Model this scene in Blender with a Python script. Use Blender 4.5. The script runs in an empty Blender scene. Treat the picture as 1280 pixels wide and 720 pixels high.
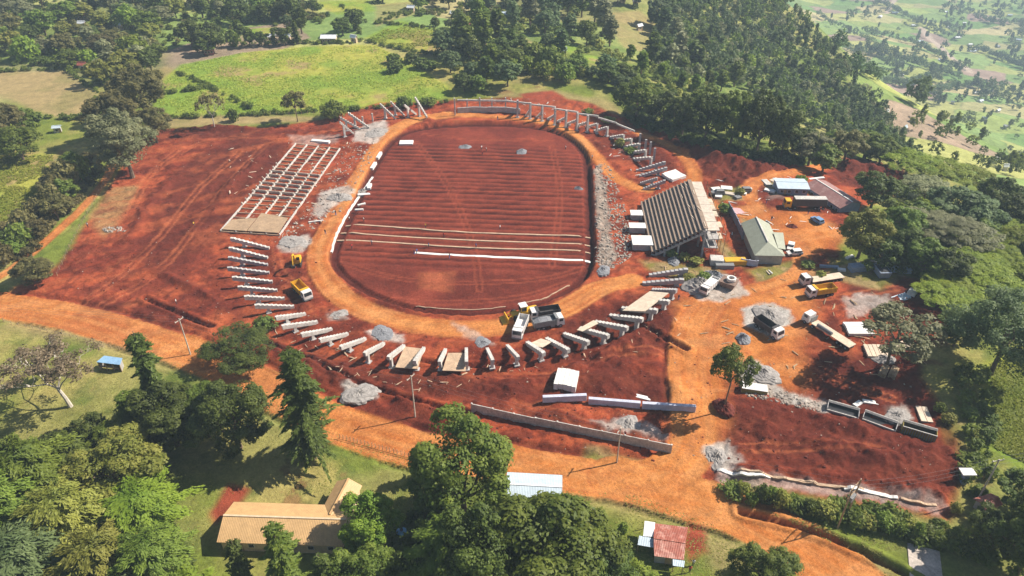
import bpy, math, random
import numpy as np
from mathutils import Vector, Matrix
# ---------------------------------------------------------------- camera, light, exposure
S = bpy.context.scene
COL = S.collection
TILT = math.radians(34.8); FPX = 930.0; CAMH = 112.0          # drone camera: pitch below the horizon, focal length in 1280-px units, height
cam_d = bpy.data.cameras.new('camera'); cam = bpy.data.objects.new('camera', cam_d); COL.objects.link(cam)
cam.location = (0, 0, CAMH); cam.rotation_euler = (math.pi/2 - TILT, 0, 0)
cam_d.sensor_width = 36; cam_d.lens = 36*FPX/1280; cam_d.clip_start = 1; cam_d.clip_end = 40000
S.camera = cam
SUN_AZ, SUN_EL = math.radians(16), math.radians(43)            # from +X towards +Y
sdir = Vector((math.cos(SUN_EL)*math.cos(SUN_AZ), math.cos(SUN_EL)*math.sin(SUN_AZ), math.sin(SUN_EL)))
sun_d = bpy.data.lights.new('sun', 'SUN'); sun = bpy.data.objects.new('sun', sun_d); COL.objects.link(sun)
sun_d.energy = 5.0; sun_d.angle = math.radians(.53); sun_d.color = (1, .93, .82)
sun.rotation_euler = sdir.to_track_quat('Z', 'Y').to_euler()
world = bpy.data.worlds.new('World'); S.world = world; world.use_nodes = True
wn = world.node_tree; bg = wn.nodes['Background']
sky = wn.nodes.new('ShaderNodeTexSky'); sky.sky_type = 'NISHITA'; sky.sun_disc = False
sky.sun_elevation = SUN_EL; sky.sun_rotation = math.pi/2 - SUN_AZ
wn.links.new(sky.outputs[0], bg.inputs[0]); bg.inputs[1].default_value = .06
S.view_settings.view_transform = 'Standard'; S.view_settings.look = 'None'
S.view_settings.exposure = .9; S.view_settings.gamma = 1; S.view_settings.use_curve_mapping = False
S.render.engine = 'CYCLES'
S.cycles.max_bounces = 6; S.cycles.diffuse_bounces = 2; S.cycles.glossy_bounces = 2; S.cycles.transparent_max_bounces = 4
S.cycles.volume_bounces = 0; S.cycles.use_denoising = True
HAZE = .00024
RN = np.random.RandomState

# ---------------------------------------------------------------- numpy noise and geometry helpers
_tab = RN(5).rand(256, 256)
def vnoise(x, y):
    x = np.asarray(x, float); y = np.asarray(y, float)
    xi = np.floor(x).astype(int); yi = np.floor(y).astype(int); fx = x-xi; fy = y-yi
    fx = fx*fx*(3-2*fx); fy = fy*fy*(3-2*fy)
    a = _tab[xi % 256, yi % 256]; b = _tab[(xi+1) % 256, yi % 256]; c = _tab[xi % 256, (yi+1) % 256]; d = _tab[(xi+1) % 256, (yi+1) % 256]
    return (a*(1-fx)+b*fx)*(1-fy)+(c*(1-fx)+d*fx)*fy
def fbm(x, y, sc, octv=4, seed=0):
    v = 0; a = .5; t = 0
    for k in range(octv):
        v = v+a*vnoise(x/sc+17.3*k+seed*7.1, y/sc+9.7*k+seed*3.3); t += a; a *= .55; sc *= .47
    return v/t                                                 # 0..1
def sstep(a, b, v):
    t = np.clip((v-a)/(b-a), 0, 1); return t*t*(3-2*t)
def sd_poly(x, y, poly, margin=30):
    """signed distance (positive inside) to a closed plan polygon; -1e3 far outside"""
    poly = np.asarray(poly)[:, :2]; out = np.full(x.shape, -1e3)
    m = (x > poly[:, 0].min()-margin) & (x < poly[:, 0].max()+margin) & (y > poly[:, 1].min()-margin) & (y < poly[:, 1].max()+margin)
    if not m.any(): return out
    px, py = x[m], y[m]; d2 = np.full(px.shape, 1e12); ins = np.zeros(px.shape, bool); n = len(poly)
    for i in range(n):
        ax, ay = poly[i]; bx, by = poly[(i+1) % n]; ex, ey = bx-ax, by-ay
        t = np.clip(((px-ax)*ex+(py-ay)*ey)/(ex*ex+ey*ey+1e-9), 0, 1)
        d2 = np.minimum(d2, (px-ax-t*ex)**2+(py-ay-t*ey)**2)
        c = ((ay > py) != (by > py)); ins ^= c & (px < (bx-ax)*(py-ay)/(by-ay+1e-12)+ax)
    out[m] = np.where(ins, 1, -1)*np.sqrt(d2); return out
def d_line(x, y, line, margin=25):
    line = np.asarray(line)[:, :2]; out = np.full(x.shape, 1e3)
    m = (x > line[:, 0].min()-margin) & (x < line[:, 0].max()+margin) & (y > line[:, 1].min()-margin) & (y < line[:, 1].max()+margin)
    if not m.any(): return out
    px, py = x[m], y[m]; d2 = np.full(px.shape, 1e12)
    for i in range(len(line)-1):
        ax, ay = line[i]; bx, by = line[i+1]; ex, ey = bx-ax, by-ay
        t = np.clip(((px-ax)*ex+(py-ay)*ey)/(ex*ex+ey*ey+1e-9), 0, 1)
        d2 = np.minimum(d2, (px-ax-t*ex)**2+(py-ay-t*ey)**2)
    out[m] = np.sqrt(d2); return out
def smooth_line(pts, n=6):
    """Catmull-Rom through plan points"""
    p = np.asarray(pts, float); p = np.vstack([2*p[0]-p[1], p, 2*p[-1]-p[-2]]); r = []
    for i in range(1, len(p)-2):
        for t in np.linspace(0, 1, n, endpoint=False):
            a, b, c, d = p[i-1], p[i], p[i+1], p[i+2]
            r.append(.5*(2*b+(c-a)*t+(2*a-5*b+4*c-d)*t*t+(3*b-a-3*c+d)*t**3))
    r.append(p[-2]); return np.array(r)

# ---------------------------------------------------------------- terrain: plateau, escarpment, valley
ct, st = math.cos(TILT), math.sin(TILT)
def ray(px, py):
    dx = (np.asarray(px, float)-640)/FPX; dy = -(np.asarray(py, float)-360)/FPX
    return dx, ct+dy*st, -st+dy*ct
def on_ray(px, py, Y):
    a, b, c = ray(px, py); k = Y/b; return (a*k, Y+0*k, CAMH+c*k)
ctrl = []
def fl(z, *pp):                                                 # surveyed points at a known height
    for px, py in pp:
        a, b, c = ray(px, py); k = (z-CAMH)/c; ctrl.append((a*k, b*k, z))
def dp(*pp):                                                    # surveyed points at a known distance
    for px, py, Y in pp: ctrl.append(on_ray(px, py, Y))
fl(0, (0,720),(320,720),(640,720),(960,720),(1280,720),(0,540),(320,540),(640,540),(960,540),(1250,540),(0,400),(300,400),(600,400),(900,400),(1200,420),
   (0,280),(250,280),(500,280),(750,280),(960,280),(1100,330),(30,200),(250,200),(450,200),(650,200),(850,210),(980,225),(60,130),(250,130),(450,130),(600,130),(700,130),
   (40,70),(250,70),(450,70),(-300,100),(-300,300),(-300,600),(1500,600),(1500,800),(640,1000),(200,1000),(1200,1000))
fl(-1, (100,20),(300,20),(480,20)); fl(-3, (780,155),(1150,300),(1280,380),(1400,450)); fl(-6, (1280,330),(600,20))
dp((760,90,330),(680,40,410),(760,40,425),(850,60,430),(850,0,520),(900,20,520),(900,100,385),(950,100,405),(950,40,520),(1000,120,435),(1000,50,530),
   (985,5,600),(1040,100,465),(1060,140,430),(1120,190,345),(1200,262,232),(1280,280,215),(1120,215,262),(1030,180,300))
dp((1050,20,1500),(1150,20,1600),(1280,0,1900),(1020,0,1700),(1100,100,1000),(1200,100,1100),(1280,100,1150),(1110,60,1200),(1200,60,1400),(1280,50,1500),
   (1160,150,760),(1220,160,800),(1280,160,830),(1180,195,620),(1280,210,640),(1090,160,720),(1080,120,850))
for x, y, z in [(-400,700,4),(0,700,-8),(150,680,-25),(-700,1500,25),(0,1500,-20),(200,1100,-60),(330,1300,-230),(300,3000,-200),(-1500,3000,60),(0,3000,-30),
                (1200,3000,-330),(3000,3000,-330),(700,6000,-320),(-3000,6000,120),(3000,7000,-250),(900,600,-260),(1500,1200,-300),(500,200,-90),(500,0,-60),(900,-300,-150),(260,150,-14),
                (-600,200,5),(-600,-200,5),(0,-300,0),(-3000,0,40),(3000,0,-300),(-6000,9000,150),(6000,9000,-150),(0,12000,0)]: ctrl.append((x, y, z))
ctrl = np.array(ctrl, float)
def _phi(d2): return np.sqrt(d2+35.0**2)
_A = _phi((ctrl[:, None, 0]-ctrl[None, :, 0])**2+(ctrl[:, None, 1]-ctrl[None, :, 1])**2)
_n = len(ctrl); _M = np.zeros((_n+1, _n+1)); _M[:_n, :_n] = _A; _M[_n, :_n] = 1; _M[:_n, _n] = 1
_w = np.linalg.solve(_M+1e-9*np.eye(_n+1), np.append(ctrl[:, 2], 0))
def base_h(x, y):
    x = np.asarray(x, float); y = np.asarray(y, float); s = x.shape; x = x.ravel(); y = y.ravel(); r = np.empty(x.shape)
    for i in range(0, len(x), 60000):
        r[i:i+60000] = _phi((x[i:i+60000, None]-ctrl[:, 0])**2+(y[i:i+60000, None]-ctrl[:, 1])**2)@_w[:_n]+_w[_n]
    return r.reshape(s)
_T = np.concatenate([np.linspace(30, 330, 110), 330*1.022**np.arange(1, 150)])
def march(px, py, hf):
    px = np.atleast_1d(np.asarray(px, float)); py = np.atleast_1d(np.asarray(py, float))
    a, b, c = ray(px, py); sx = a/b; sz = c/b
    X = sx[:, None]*_T; Z = CAMH+sz[:, None]*_T; g = Z-hf(X, np.broadcast_to(_T, X.shape))
    hit = g < 0; k = np.where(hit.any(1), hit.argmax(1), len(_T)-1); k = np.maximum(k, 1); i = np.arange(len(px))
    a0, a1, g0, g1 = _T[k-1], _T[k], g[i, k-1], g[i, k]
    for _ in range(4):
        Y = a0+np.clip(g0/(g0-g1+1e-9), 0, 1)*(a1-a0); gm = CAMH+sz*Y-hf(sx*Y, Y); up = gm > 0
        a0 = np.where(up, Y, a0); g0 = np.where(up, gm, g0); a1 = np.where(up, a1, Y); g1 = np.where(up, g1, gm)
    Y = a0+np.clip(g0/(g0-g1+1e-9), 0, 1)*(a1-a0)
    return np.stack([sx*Y, Y, CAMH+sz*Y], 1)
def plan(*pp):
    """points of the photograph as plan points on the smooth terrain"""
    p = np.array(pp, float); return march(p[:, 0], p[:, 1], base_h)
# ---------------------------------------------------------------- plan outlines of what the ground is made of
P_site = plan((-60,388),(0,366),(60,342),(85,310),(112,272),(150,208),(172,180),(198,160),(330,158),(400,150),(430,141),(475,128),(570,124),(640,122),(690,119),(740,129),(790,150),(850,166),(900,184),(960,200),
   (1010,208),(1060,196),(1130,210),(1140,235),(1085,258),(1050,300),(1055,330),(1140,345),(1215,365),(1205,405),(1150,440),(1150,470),(1180,508),(1184,540),(1202,588),(1184,648),(1080,632),(1000,618),(925,602),(905,606),
   (870,596),(820,604),(700,590),(560,562),(500,547),(420,512),(350,466),(240,424),(100,396),(0,378),(-60,398))
P_oval = plan((474,188),(487,173),(508,161),(550,154),(600,152),(660,154),(700,163),(724,178),(737,200),(741,260),(743,318),(736,343),(716,361),(680,378),(640,388),(580,393),(530,389),(480,376),(440,356),(416,334),(411,318),(419,295),(438,255),(456,218))
P_oval = smooth_line(np.vstack([P_oval, P_oval[:1]]), 5)[:-1]
def rd(w, *pp): return (w, smooth_line(plan(*pp)))
ROADS = [rd(10, (-80,372),(0,380),(100,398),(200,428),(280,458),(350,494),(430,532),(520,560),(620,576),(700,590),(780,600),(830,592),(858,570),(868,540),(866,500),(862,450),(868,410),(885,382)),
         rd(11.5, (770,596),(860,620),(930,643),(1000,680),(1060,722),(1110,760)),
         rd(6.5, (560,143),(520,149),(490,164),(466,195),(442,235),(417,275),(399,310),(403,342),(432,374),(480,396),(540,408),(600,410),(660,402),(710,383),(750,360),(790,350)),
         rd(4.6, (535,147),(570,143),(640,147),(690,155),(722,170),(745,195),(765,218),(790,232),(810,236)),
         rd(5, (800,166),(835,180),(858,198),(868,218),(868,240),(905,262),(940,262)),
         rd(5, (1040,206),(985,216),(950,224),(936,238),(944,256),(962,276),(985,294),(1000,312),(1002,335),(975,352),(930,365),(880,378)),
         rd(4, (905,262),(930,268),(960,280)),
         rd(3, (170,160),(150,186),(133,222),(104,258),(72,288),(40,316),(0,345),(-30,360))]
P_yard = plan((842,380),(880,366),(930,362),(990,350),(1010,372),(1020,400),(1000,430),(1010,470),(985,488),(945,470),(915,480),(905,520),(890,560),(845,560),(846,480),(850,430))
P_yard2 = plan((955,262),(1010,262),(1050,290),(1045,312),(1015,318),(985,300),(962,285))
P_gravelstrip = plan((743,212),(750,205),(758,240),(762,285),(770,322),(760,336),(750,330),(746,270))
P_maize = [plan((190,112),(225,80),(300,66),(380,58),(470,56),(530,88),(566,112),(548,128),(430,140),(330,142),(196,146)),
           plan((-40,200),(0,192),(68,192),(70,215),(40,262),(0,285),(-40,300)), plan((1232,452),(1290,440),(1330,470),(1330,590),(1270,585),(1238,560)),
           plan((455,48),(500,26),(560,40),(558,62),(520,66),(470,54)), plan((669,42),(700,46),(724,62),(714,68),(680,54)), plan((727,68),(750,72),(748,80),(730,78)), plan((300,36),(345,33),(345,46),(305,48)), plan((395,2),(460,0),(470,14),(420,18))]
P_dry = [plan((-40,92),(0,90),(80,88),(122,118),(125,150),(60,146),(0,120),(-40,125)), plan((190,92),(208,82),(262,106),(240,112),(194,112)), plan((180,146),(330,144),(400,146),(400,152),(200,160)),
         plan((620,120),(690,112),(770,128),(785,148),(735,138),(690,126)), plan((0,395),(30,400),(200,430),(300,462),(290,480),(150,440),(0,412)),
         plan((1180,500),(1215,540),(1225,600),(1195,610),(1196,560)), plan((700,612),(800,618),(900,650),(960,700),(900,720),(860,660)), plan((598,26),(640,40),(672,56),(668,60),(630,48),(598,34)), plan((758,18),(800,14),(830,40),(806,66),(780,60),(765,40)), plan((620,72),(700,80),(720,100),(640,104)), plan((470,6),(520,2),(520,18),(470,34)), plan((330,4),(395,2),(390,22),(340,24))]
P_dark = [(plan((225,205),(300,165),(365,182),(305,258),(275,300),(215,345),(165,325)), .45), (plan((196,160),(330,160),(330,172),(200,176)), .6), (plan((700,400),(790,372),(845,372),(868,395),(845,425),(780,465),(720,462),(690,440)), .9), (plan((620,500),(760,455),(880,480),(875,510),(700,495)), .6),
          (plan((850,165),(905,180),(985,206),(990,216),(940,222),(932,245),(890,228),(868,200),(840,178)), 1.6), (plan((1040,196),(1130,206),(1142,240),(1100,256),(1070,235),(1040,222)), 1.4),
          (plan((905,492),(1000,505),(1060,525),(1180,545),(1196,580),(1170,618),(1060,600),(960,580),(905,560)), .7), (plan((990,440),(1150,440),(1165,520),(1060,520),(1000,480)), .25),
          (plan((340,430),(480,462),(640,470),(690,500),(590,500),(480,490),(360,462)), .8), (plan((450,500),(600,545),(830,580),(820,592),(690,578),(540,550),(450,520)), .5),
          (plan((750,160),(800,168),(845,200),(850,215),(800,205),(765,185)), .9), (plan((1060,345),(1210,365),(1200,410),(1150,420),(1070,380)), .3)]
P_grey = [(plan(*pp), a) for pp, a in [(((925,385),(955,380),(980,388),(984,405),(960,418),(930,408)), 1), (((862,352),(900,342),(925,352),(935,368),(900,376),(866,372)), .9), (((920,458),(945,452),(985,490),(1030,505),(1030,516),(985,504),(925,490)), .95),
   (((345,306),(360,298),(385,293),(388,303),(372,318),(350,316)), .8), (((428,482),(462,486),(470,498),(440,502)), .9), (((885,560),(905,555),(925,575),(905,584),(888,576)), .9), (((460,412),(505,418),(503,428),(465,424)), .8),
   (((405,390),(430,388),(436,398),(412,402)), .6), (((440,162),(480,150),(488,160),(470,178),(440,180)), .8), (((388,268),(400,240),(440,228),(446,240),(420,258),(398,272)), .8), (((740,526),(800,528),(830,545),(760,540)), .7), (((1058,372),(1110,368),(1120,384),(1062,396)), .6),
   (((560,400),(600,414),(620,432),(588,428)), .5), (((640,262),(652,262),(652,270)), .4), (((1195,374),(1205,368),(1210,380),(1200,384)), .3), (((905,592),(1000,602),(1175,630),(1170,638),(1000,612),(905,600)), .55), (((1110,512),(1130,510),(1136,522),(1120,528)), .7),
   (((360,170),(425,168),(425,178),(365,182)), .35), (((1000,228),(975,222),(960,230),(958,250),(980,250)), .25), (((785,170),(800,180),(800,205),(770,190)), .1)]]
P_tan = [plan(*pp) for pp in [((110,270),(140,235),(172,232),(160,262),(130,300)), ((0,398),(60,410),(200,436),(290,462),(300,478),(170,436),(0,404)), ((700,598),(790,612),(900,650),(880,655),(760,620)), ((935,640),(1090,690),(1130,725),(1080,725),(1000,670)), ((940,340),(1010,335),(1050,340),(1000,352),(945,352))]]
P_redpath = [plan((262,640),(285,605),(310,612),(300,628),(270,655)), plan((650,118),(690,113),(708,122),(672,130)), plan((1165,395),(1190,372),(1215,378),(1190,402),(1168,408)), plan((860,650),(880,655),(885,690),(862,700),(850,680))]
P_wood = [plan((640,0),(900,0),(1000,0),(1060,90),(1145,200),(1290,250),(1290,420),(1210,450),(1150,340),(1060,335),(1100,250),(1000,205),(900,180),(790,150),(740,120),(660,100),(560,90),(560,30)),
          plan((-60,30),(200,0),(210,80),(180,160),(150,190),(110,150),(125,118),(80,88),(-60,86)), plan((-60,540),(120,480),(200,420),(340,440),(420,560),(240,600),(250,720),(-60,760)), plan((430,600),(520,560),(650,600),(770,660),(800,760),(420,760)), plan((905,598),(1200,640),(1290,560),(1290,760),(1230,740),(1080,655),(960,622))]
v0 = plan((430,285))[0]; v1 = plan((735,297))[0]; FURD = (v1-v0)[:2]/np.linalg.norm((v1-v0)[:2]); FURN = np.array([-FURD[1], FURD[0]])

def surface(x, y):
    """height and base colour of the ground, and what it is made of, at plan points"""
    sh = x.shape; x = x.ravel(); y = y.ravel()
    z = base_h(x, y); r = np.hypot(x, y)
    n1 = fbm(x, y, 14, 5, 1); n2 = fbm(x, y, 4, 4, 2); n3 = fbm(x, y, 45, 5, 3); n4 = fbm(x, y, 1.6, 3, 4)
    wx = x+(n1-.5)*9+(n2-.5)*3; wy = y+(n3-.5)*12+(n2-.5)*3; n5 = fbm(wx*.5+wy*.25, wy*1.6-wx*.5, 6, 5, 21); n6 = fbm(wx, wy, 2.2, 4, 23)
    z = z+(fbm(x, y, 60, 4, 9)-.5)*np.clip((r-300)/60, 0, 9)*1.2
    wob = (n1-.5)*5+(n2-.5)*3
    C = lambda *c: np.array(c)[None, :]
    def mix(a, b, t): return a+(b-a)*np.clip(t, 0, 1)[:, None]
    grass = mix(C(.145, .175, .028), C(.30, .25, .08), sstep(.42, .66, n1*.6+n3*.4)); grass = mix(grass, C(.075, .11, .02), sstep(.55, .75, n2)*.6)
    grass = mix(grass, C(.23, .10, .05), sstep(.66, .74, n2*.5+n1*.5)*.6)
    col = grass; kind = np.zeros(x.shape, int)
    # patchwork of fields: the valley floor, and the far plateau
    far = sstep(-95, -130, z)
    cells = RN(3).rand(900, 2); ca = math.radians(-28)
    gx = (x*math.cos(ca)-y*math.sin(ca))/95; gy = (x*math.sin(ca)+y*math.cos(ca))/62
    best = np.full(x.shape, 1e9); sec = np.full(x.shape, 1e9); idb = np.zeros(x.shape, int); m = (far > 0) | (r > 340)
    if m.any():
        ix = np.floor(gx[m]).astype(int); iy = np.floor(gy[m]).astype(int); b = np.full(ix.shape, 1e9); s2 = b.copy(); bi = np.zeros(ix.shape, int)
        for a in (-1, 0, 1):
            for c in (-1, 0, 1):
                h = ((ix+a)*73+(iy+c)*151) % 900; d = np.abs(ix+a+cells[h, 0]-gx[m])+np.abs(iy+c+cells[h, 1]-gy[m])*1.1
                lt = d < b; s2 = np.where(lt, b, np.minimum(s2, d)); bi = np.where(lt, h, bi); b = np.where(lt, d, b)
        pal = np.array([(.26, .28, .08), (.17, .24, .07), (.34, .29, .14), (.12, .20, .05), (.22, .27, .07), (.30, .30, .10), (.24, .17, .13), (.16, .22, .06), (.28, .26, .11), (.14, .21, .06)])
        fc = pal[bi % 10]*1.12*(1+.25*(RN(8).rand(900)[bi]-.5))[:, None]; fc = fc*(.75+.5*n1[m])[:, None]
        edge = sstep(.10, .02, s2-b)*(n1[m] > .45)*.8; fc = fc*(1-edge*.55)[:, None]+np.array([.06, .085, .04])*(edge*.55)[:, None]
        w = np.maximum(far[m], sstep(345, 385, r[m])*.85)[:, None]; tmp = col[m]; col[m] = tmp*(1-w)+fc*w
    for p in P_wood: col = mix(col, mix(C(.085, .115, .022), C(.20, .20, .06), sstep(.40, .6, n1)), sstep(-4, 4, sd_poly(x, y, p)+wob)*.6)
    for w, l in VROAD: col = mix(col, C(.40, .31, .24), sstep(w*.6, w*.4, d_line(x, y, l, 60)))
    for i, p in enumerate(P_dry): col = mix(col, mix(C(.30, .22, .10), C(.22, .18, .07), sstep(.4, .65, n1)), sstep(-2.5, 2.5, sd_poly(x, y, p)+wob*.7)*(.95 if i < 3 else .7))
    for p in P_maize:
        s = sd_poly(x, y, p)+wob*.35; col = mix(col, mix(mix(C(.16, .235, .03), C(.30, .29, .05), sstep(.4, .62, n3*.5+n1*.5)), C(.27, .19, .085), sstep(.6, .72, n1)*.8), sstep(-1.5, 1.5, s)); kind[s > 0] = 4
    # bare construction ground
    ds = sd_poly(x, y, P_site); site = sstep(-1.2, 1.8, ds+wob*.5)
    earth = mix(C(.20, .035, .015), C(.32, .065, .025), sstep(.35, .7, n1)); earth = mix(earth, C(.10, .019, .010), sstep(.5, .72, n2*.55+n3*.45)*.8)
    earth = mix(earth, C(.33, .08, .029), sstep(.55, .62, n5)*.5); earth = mix(earth, C(.085, .016, .009), sstep(.44, .37, n5)*.6); earth = mix(earth, C(.075, .014, .008), sstep(.60, .67, n6)*.5); earth = mix(earth, C(.36, .11, .042), sstep(.36, .30, n6)*.3)
    amp = site*.45
    for p, a in P_dark:
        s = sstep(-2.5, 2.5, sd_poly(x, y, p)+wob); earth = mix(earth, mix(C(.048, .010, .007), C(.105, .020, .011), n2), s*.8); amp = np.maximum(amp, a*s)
    lump = (np.abs(n1-.5)*1.3+np.abs(n2-.5)*2.6+np.abs(n5-.5)*1.8+n4*1.1)-1.15
    z = z+amp*lump*1.05
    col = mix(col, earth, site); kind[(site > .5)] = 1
    for p in P_redpath: col = mix(col, C(.24, .05, .024), sstep(-1, 1, sd_poly(x, y, p)+wob*.4))
    for p in P_tan: col = mix(col, mix(C(.32, .18, .07), C(.28, .21, .09), n2), sstep(-1.5, 2, sd_poly(x, y, p)+wob*.7)*.65)
    # wheel-polished tracks across the left cut
    tr = fbm((x*.83+y*.55)*.2+(n3-.5)*30, (y*.83-x*.55)+(n1-.5)*12, 5.0, 4, 12); lm = sstep(-44, -60, x)*site*sstep(118, 135, y)
    col = mix(col, C(.34, .085, .032), lm*sstep(.54, .7, tr)*.5); col = mix(col, C(.13, .025, .014), lm*sstep(.42, .3, tr)*.6); z = z+lm*(tr-.5)*.6
    # single wheel tracks and blade marks over the site
    for i, l in enumerate(TRACKS):
        tn = np.gradient(l[:, :2], axis=0); tn /= np.linalg.norm(tn, axis=1)[:, None]+1e-9
        for off in (-.95, .95):
            d = d_line(x, y, l[:, :2]+off*np.stack([-tn[:, 1], tn[:, 0]], 1), 12)+(n4-.5)*.35+(n2-.5)*.5; s = sstep(.55, .2, d)*site; col = mix(col, C(*((.40, .115, .045) if i % 3 else (.13, .025, .014))), s*(.1+.7*n1)); z = z-s*.06
    for p in P_green: col = mix(col, mix(C(.17, .17, .04), C(.27, .21, .09), sstep(.42, .58, n2)), sstep(-1.5, 1.5, sd_poly(x, y, p)+wob*.5)*.85)
    # the yard and the roads
    rmask = np.zeros(x.shape)
    for p in (P_yard, P_yard2): rmask = np.maximum(rmask, sstep(-3.5, 3.5, sd_poly(x, y, p)+wob*.8))
    kind[rmask > .5] = 2
    rut = np.zeros(x.shape); streak = np.full(x.shape, .5); dit = np.zeros(x.shape)
    for w, l in ROADS:
        d = d_line(x, y, l); dw = d+wob*.28*min(1, w/8); s = sstep(w*.5+.45, w*.5-.45, dw); rmask = np.maximum(rmask, s); kind[d < w*.5] = 2
        rut = np.maximum(rut, s*(.5+.5*np.cos(np.clip(d, 0, w*.5)*2.05)))
        sk = fbm(d*1.5+w*3, (x*.8+y*.3)*.045, 1.0, 3, 14); streak = np.where(s > .3, sk, streak)
        z = z-s*.12; dit = np.maximum(dit, (.75 if w > 8 else .35)*sstep(1.2, .2, np.abs(d-w*.5-.8))*sstep(.36, .52, n1))
    z = z-dit*sstep(.35, .1, rmask)
    road = mix(C(.40, .128, .029), C(.49, .185, .048), sstep(.38, .66, n1*.5+n2*.5)); road = mix(road, C(.31, .078, .024), sstep(.55, .72, n3*.6+n2*.4)*.7)
    road = mix(road, C(.29, .075, .022), sstep(.43, .33, streak)*.5); road = mix(road, C(.50, .21, .065), sstep(.55, .68, streak)*.6); road = mix(road, C(.26, .065, .022), sstep(.59, .68, n5)*.25); road = mix(road, C(.52, .24, .09), sstep(.43, .35, n5)*.35)
    road = mix(road, C(.48, .21, .07), rut*.35); col = mix(col, road, rmask); z = z-rmask*amp*lump*1.05*.85
    for tw, l in TRENCH:
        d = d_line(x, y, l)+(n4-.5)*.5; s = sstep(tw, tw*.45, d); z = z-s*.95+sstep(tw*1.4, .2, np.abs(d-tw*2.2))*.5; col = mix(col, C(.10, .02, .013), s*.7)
    for bh, bw, l in BERM:
        s = np.clip(1-(d_line(x, y, l)+(n2-.5)*bw*1.1)/bw, 0, 1)*(1-rmask); z = z+s*bh*(.35+.6*n6+.5*n4)*sstep(.34, .52, n1); col = mix(col, mix(C(.075, .014, .009), C(.15, .028, .014), n4), s*.75)
    for p, a in P_grey: col = mix(col, mix(C(.30, .25, .21), C(.46, .43, .39), n4), sstep(-.8, .8, sd_poly(x, y, p)+wob*.7+(n4-.5)*1.6)*a)
    gs = sstep(-.6, .6, sd_poly(x, y, P_gravelstrip)+(n2-.5)*2); col = mix(col, mix(C(.17, .13, .10), C(.34, .29, .24), n4), gs*.9); z = z+gs*(n4-.4)*.35
    # the pitch: cut about a metre down, combed into drainage furrows
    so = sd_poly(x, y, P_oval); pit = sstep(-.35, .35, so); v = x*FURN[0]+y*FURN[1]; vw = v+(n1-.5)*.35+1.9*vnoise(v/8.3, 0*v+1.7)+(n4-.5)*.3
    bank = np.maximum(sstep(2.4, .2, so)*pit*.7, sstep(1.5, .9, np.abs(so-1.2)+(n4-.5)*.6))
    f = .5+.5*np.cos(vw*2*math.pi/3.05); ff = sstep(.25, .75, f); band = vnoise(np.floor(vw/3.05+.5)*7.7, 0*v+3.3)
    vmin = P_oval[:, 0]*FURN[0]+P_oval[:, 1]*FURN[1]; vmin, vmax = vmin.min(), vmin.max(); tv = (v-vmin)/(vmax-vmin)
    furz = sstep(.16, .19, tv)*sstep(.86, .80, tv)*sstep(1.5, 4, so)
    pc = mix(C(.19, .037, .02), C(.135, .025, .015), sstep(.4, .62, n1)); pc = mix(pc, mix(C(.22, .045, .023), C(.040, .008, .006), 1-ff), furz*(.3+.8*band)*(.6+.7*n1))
    ph = sd_poly(x, y, plan((522,338),(570,336),(566,362),(522,358))); pc = mix(pc, C(.30, .082, .034), sstep(-1, 1, ph+wob*.3)*.8)
    wet = np.maximum(sstep(-2, 2, sd_poly(x, y, plan((424,325),(520,334),(528,356),(505,368),(450,352)))+wob*.4), sstep(-2, 2, sd_poly(x, y, plan((560,340),(735,336),(720,352),(640,378),(560,368)))+wob*.4)); pc = mix(pc, C(.08, .015, .009), wet*.6)
    for tl_ in PTRACK:
        pc = mix(pc, C(.26, .058, .028), sstep(.5, .15, np.abs(d_line(x, y, tl_, 6)-.8)+(n4-.5)*.3)*.6)
    pc = mix(pc, C(.05, .010, .007), bank*.75)  # shade of the pit-edge trench painted into the soil colour
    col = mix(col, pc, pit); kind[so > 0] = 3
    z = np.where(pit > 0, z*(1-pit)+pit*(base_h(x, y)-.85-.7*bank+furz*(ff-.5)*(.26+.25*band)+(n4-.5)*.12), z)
    # the kerb and spoil lip round the pit
    lip = sstep(1.3, .5, np.abs(so+1.6)); z = z+lip*.25*n2
    for mx, my, mr, mh in MOUNDS: 
        d = np.hypot(x-mx, (y-my))/mr; k = d < 1.2
        if k.any(): z[k] += mh*np.clip(1-d[k]*(.8+.4*n2[k]), 0, 1)**1.1
    col = col*(.88+.24*n4)[:, None]
    return z.reshape(sh), col, kind
PTRACK = [smooth_line(plan(*pp)) for pp in [((425,325),(500,345),(590,350),(680,345),(735,330)), ((480,370),(560,375),(650,368),(710,350)), ((520,175),(560,230),(590,300),(600,360)), ((690,180),(700,240),(690,330)), ((530,165),(600,172),(690,172))]]
P_green = [plan(*pp) for pp in [((922,258),(940,262),(968,282),(945,284),(930,280)), ((900,300),(925,320),(930,335),(905,325),(898,310)), ((932,338),(1000,322),(1012,330),(985,345),(950,350)), ((888,234),(935,232),(938,250),(900,252)), ((955,226),(1005,224),(1010,242),(965,244)), ((1035,322),(1090,330),(1130,345),(1100,362),(1040,348)), ((800,325),(870,330),(905,340),(860,352),(810,336)), ((700,175),(740,196),(735,205),(720,190)), ((1185,520),(1215,520),(1225,560),(1200,560)), ((735,560),(830,580),(815,590),(730,572))]]
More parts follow.
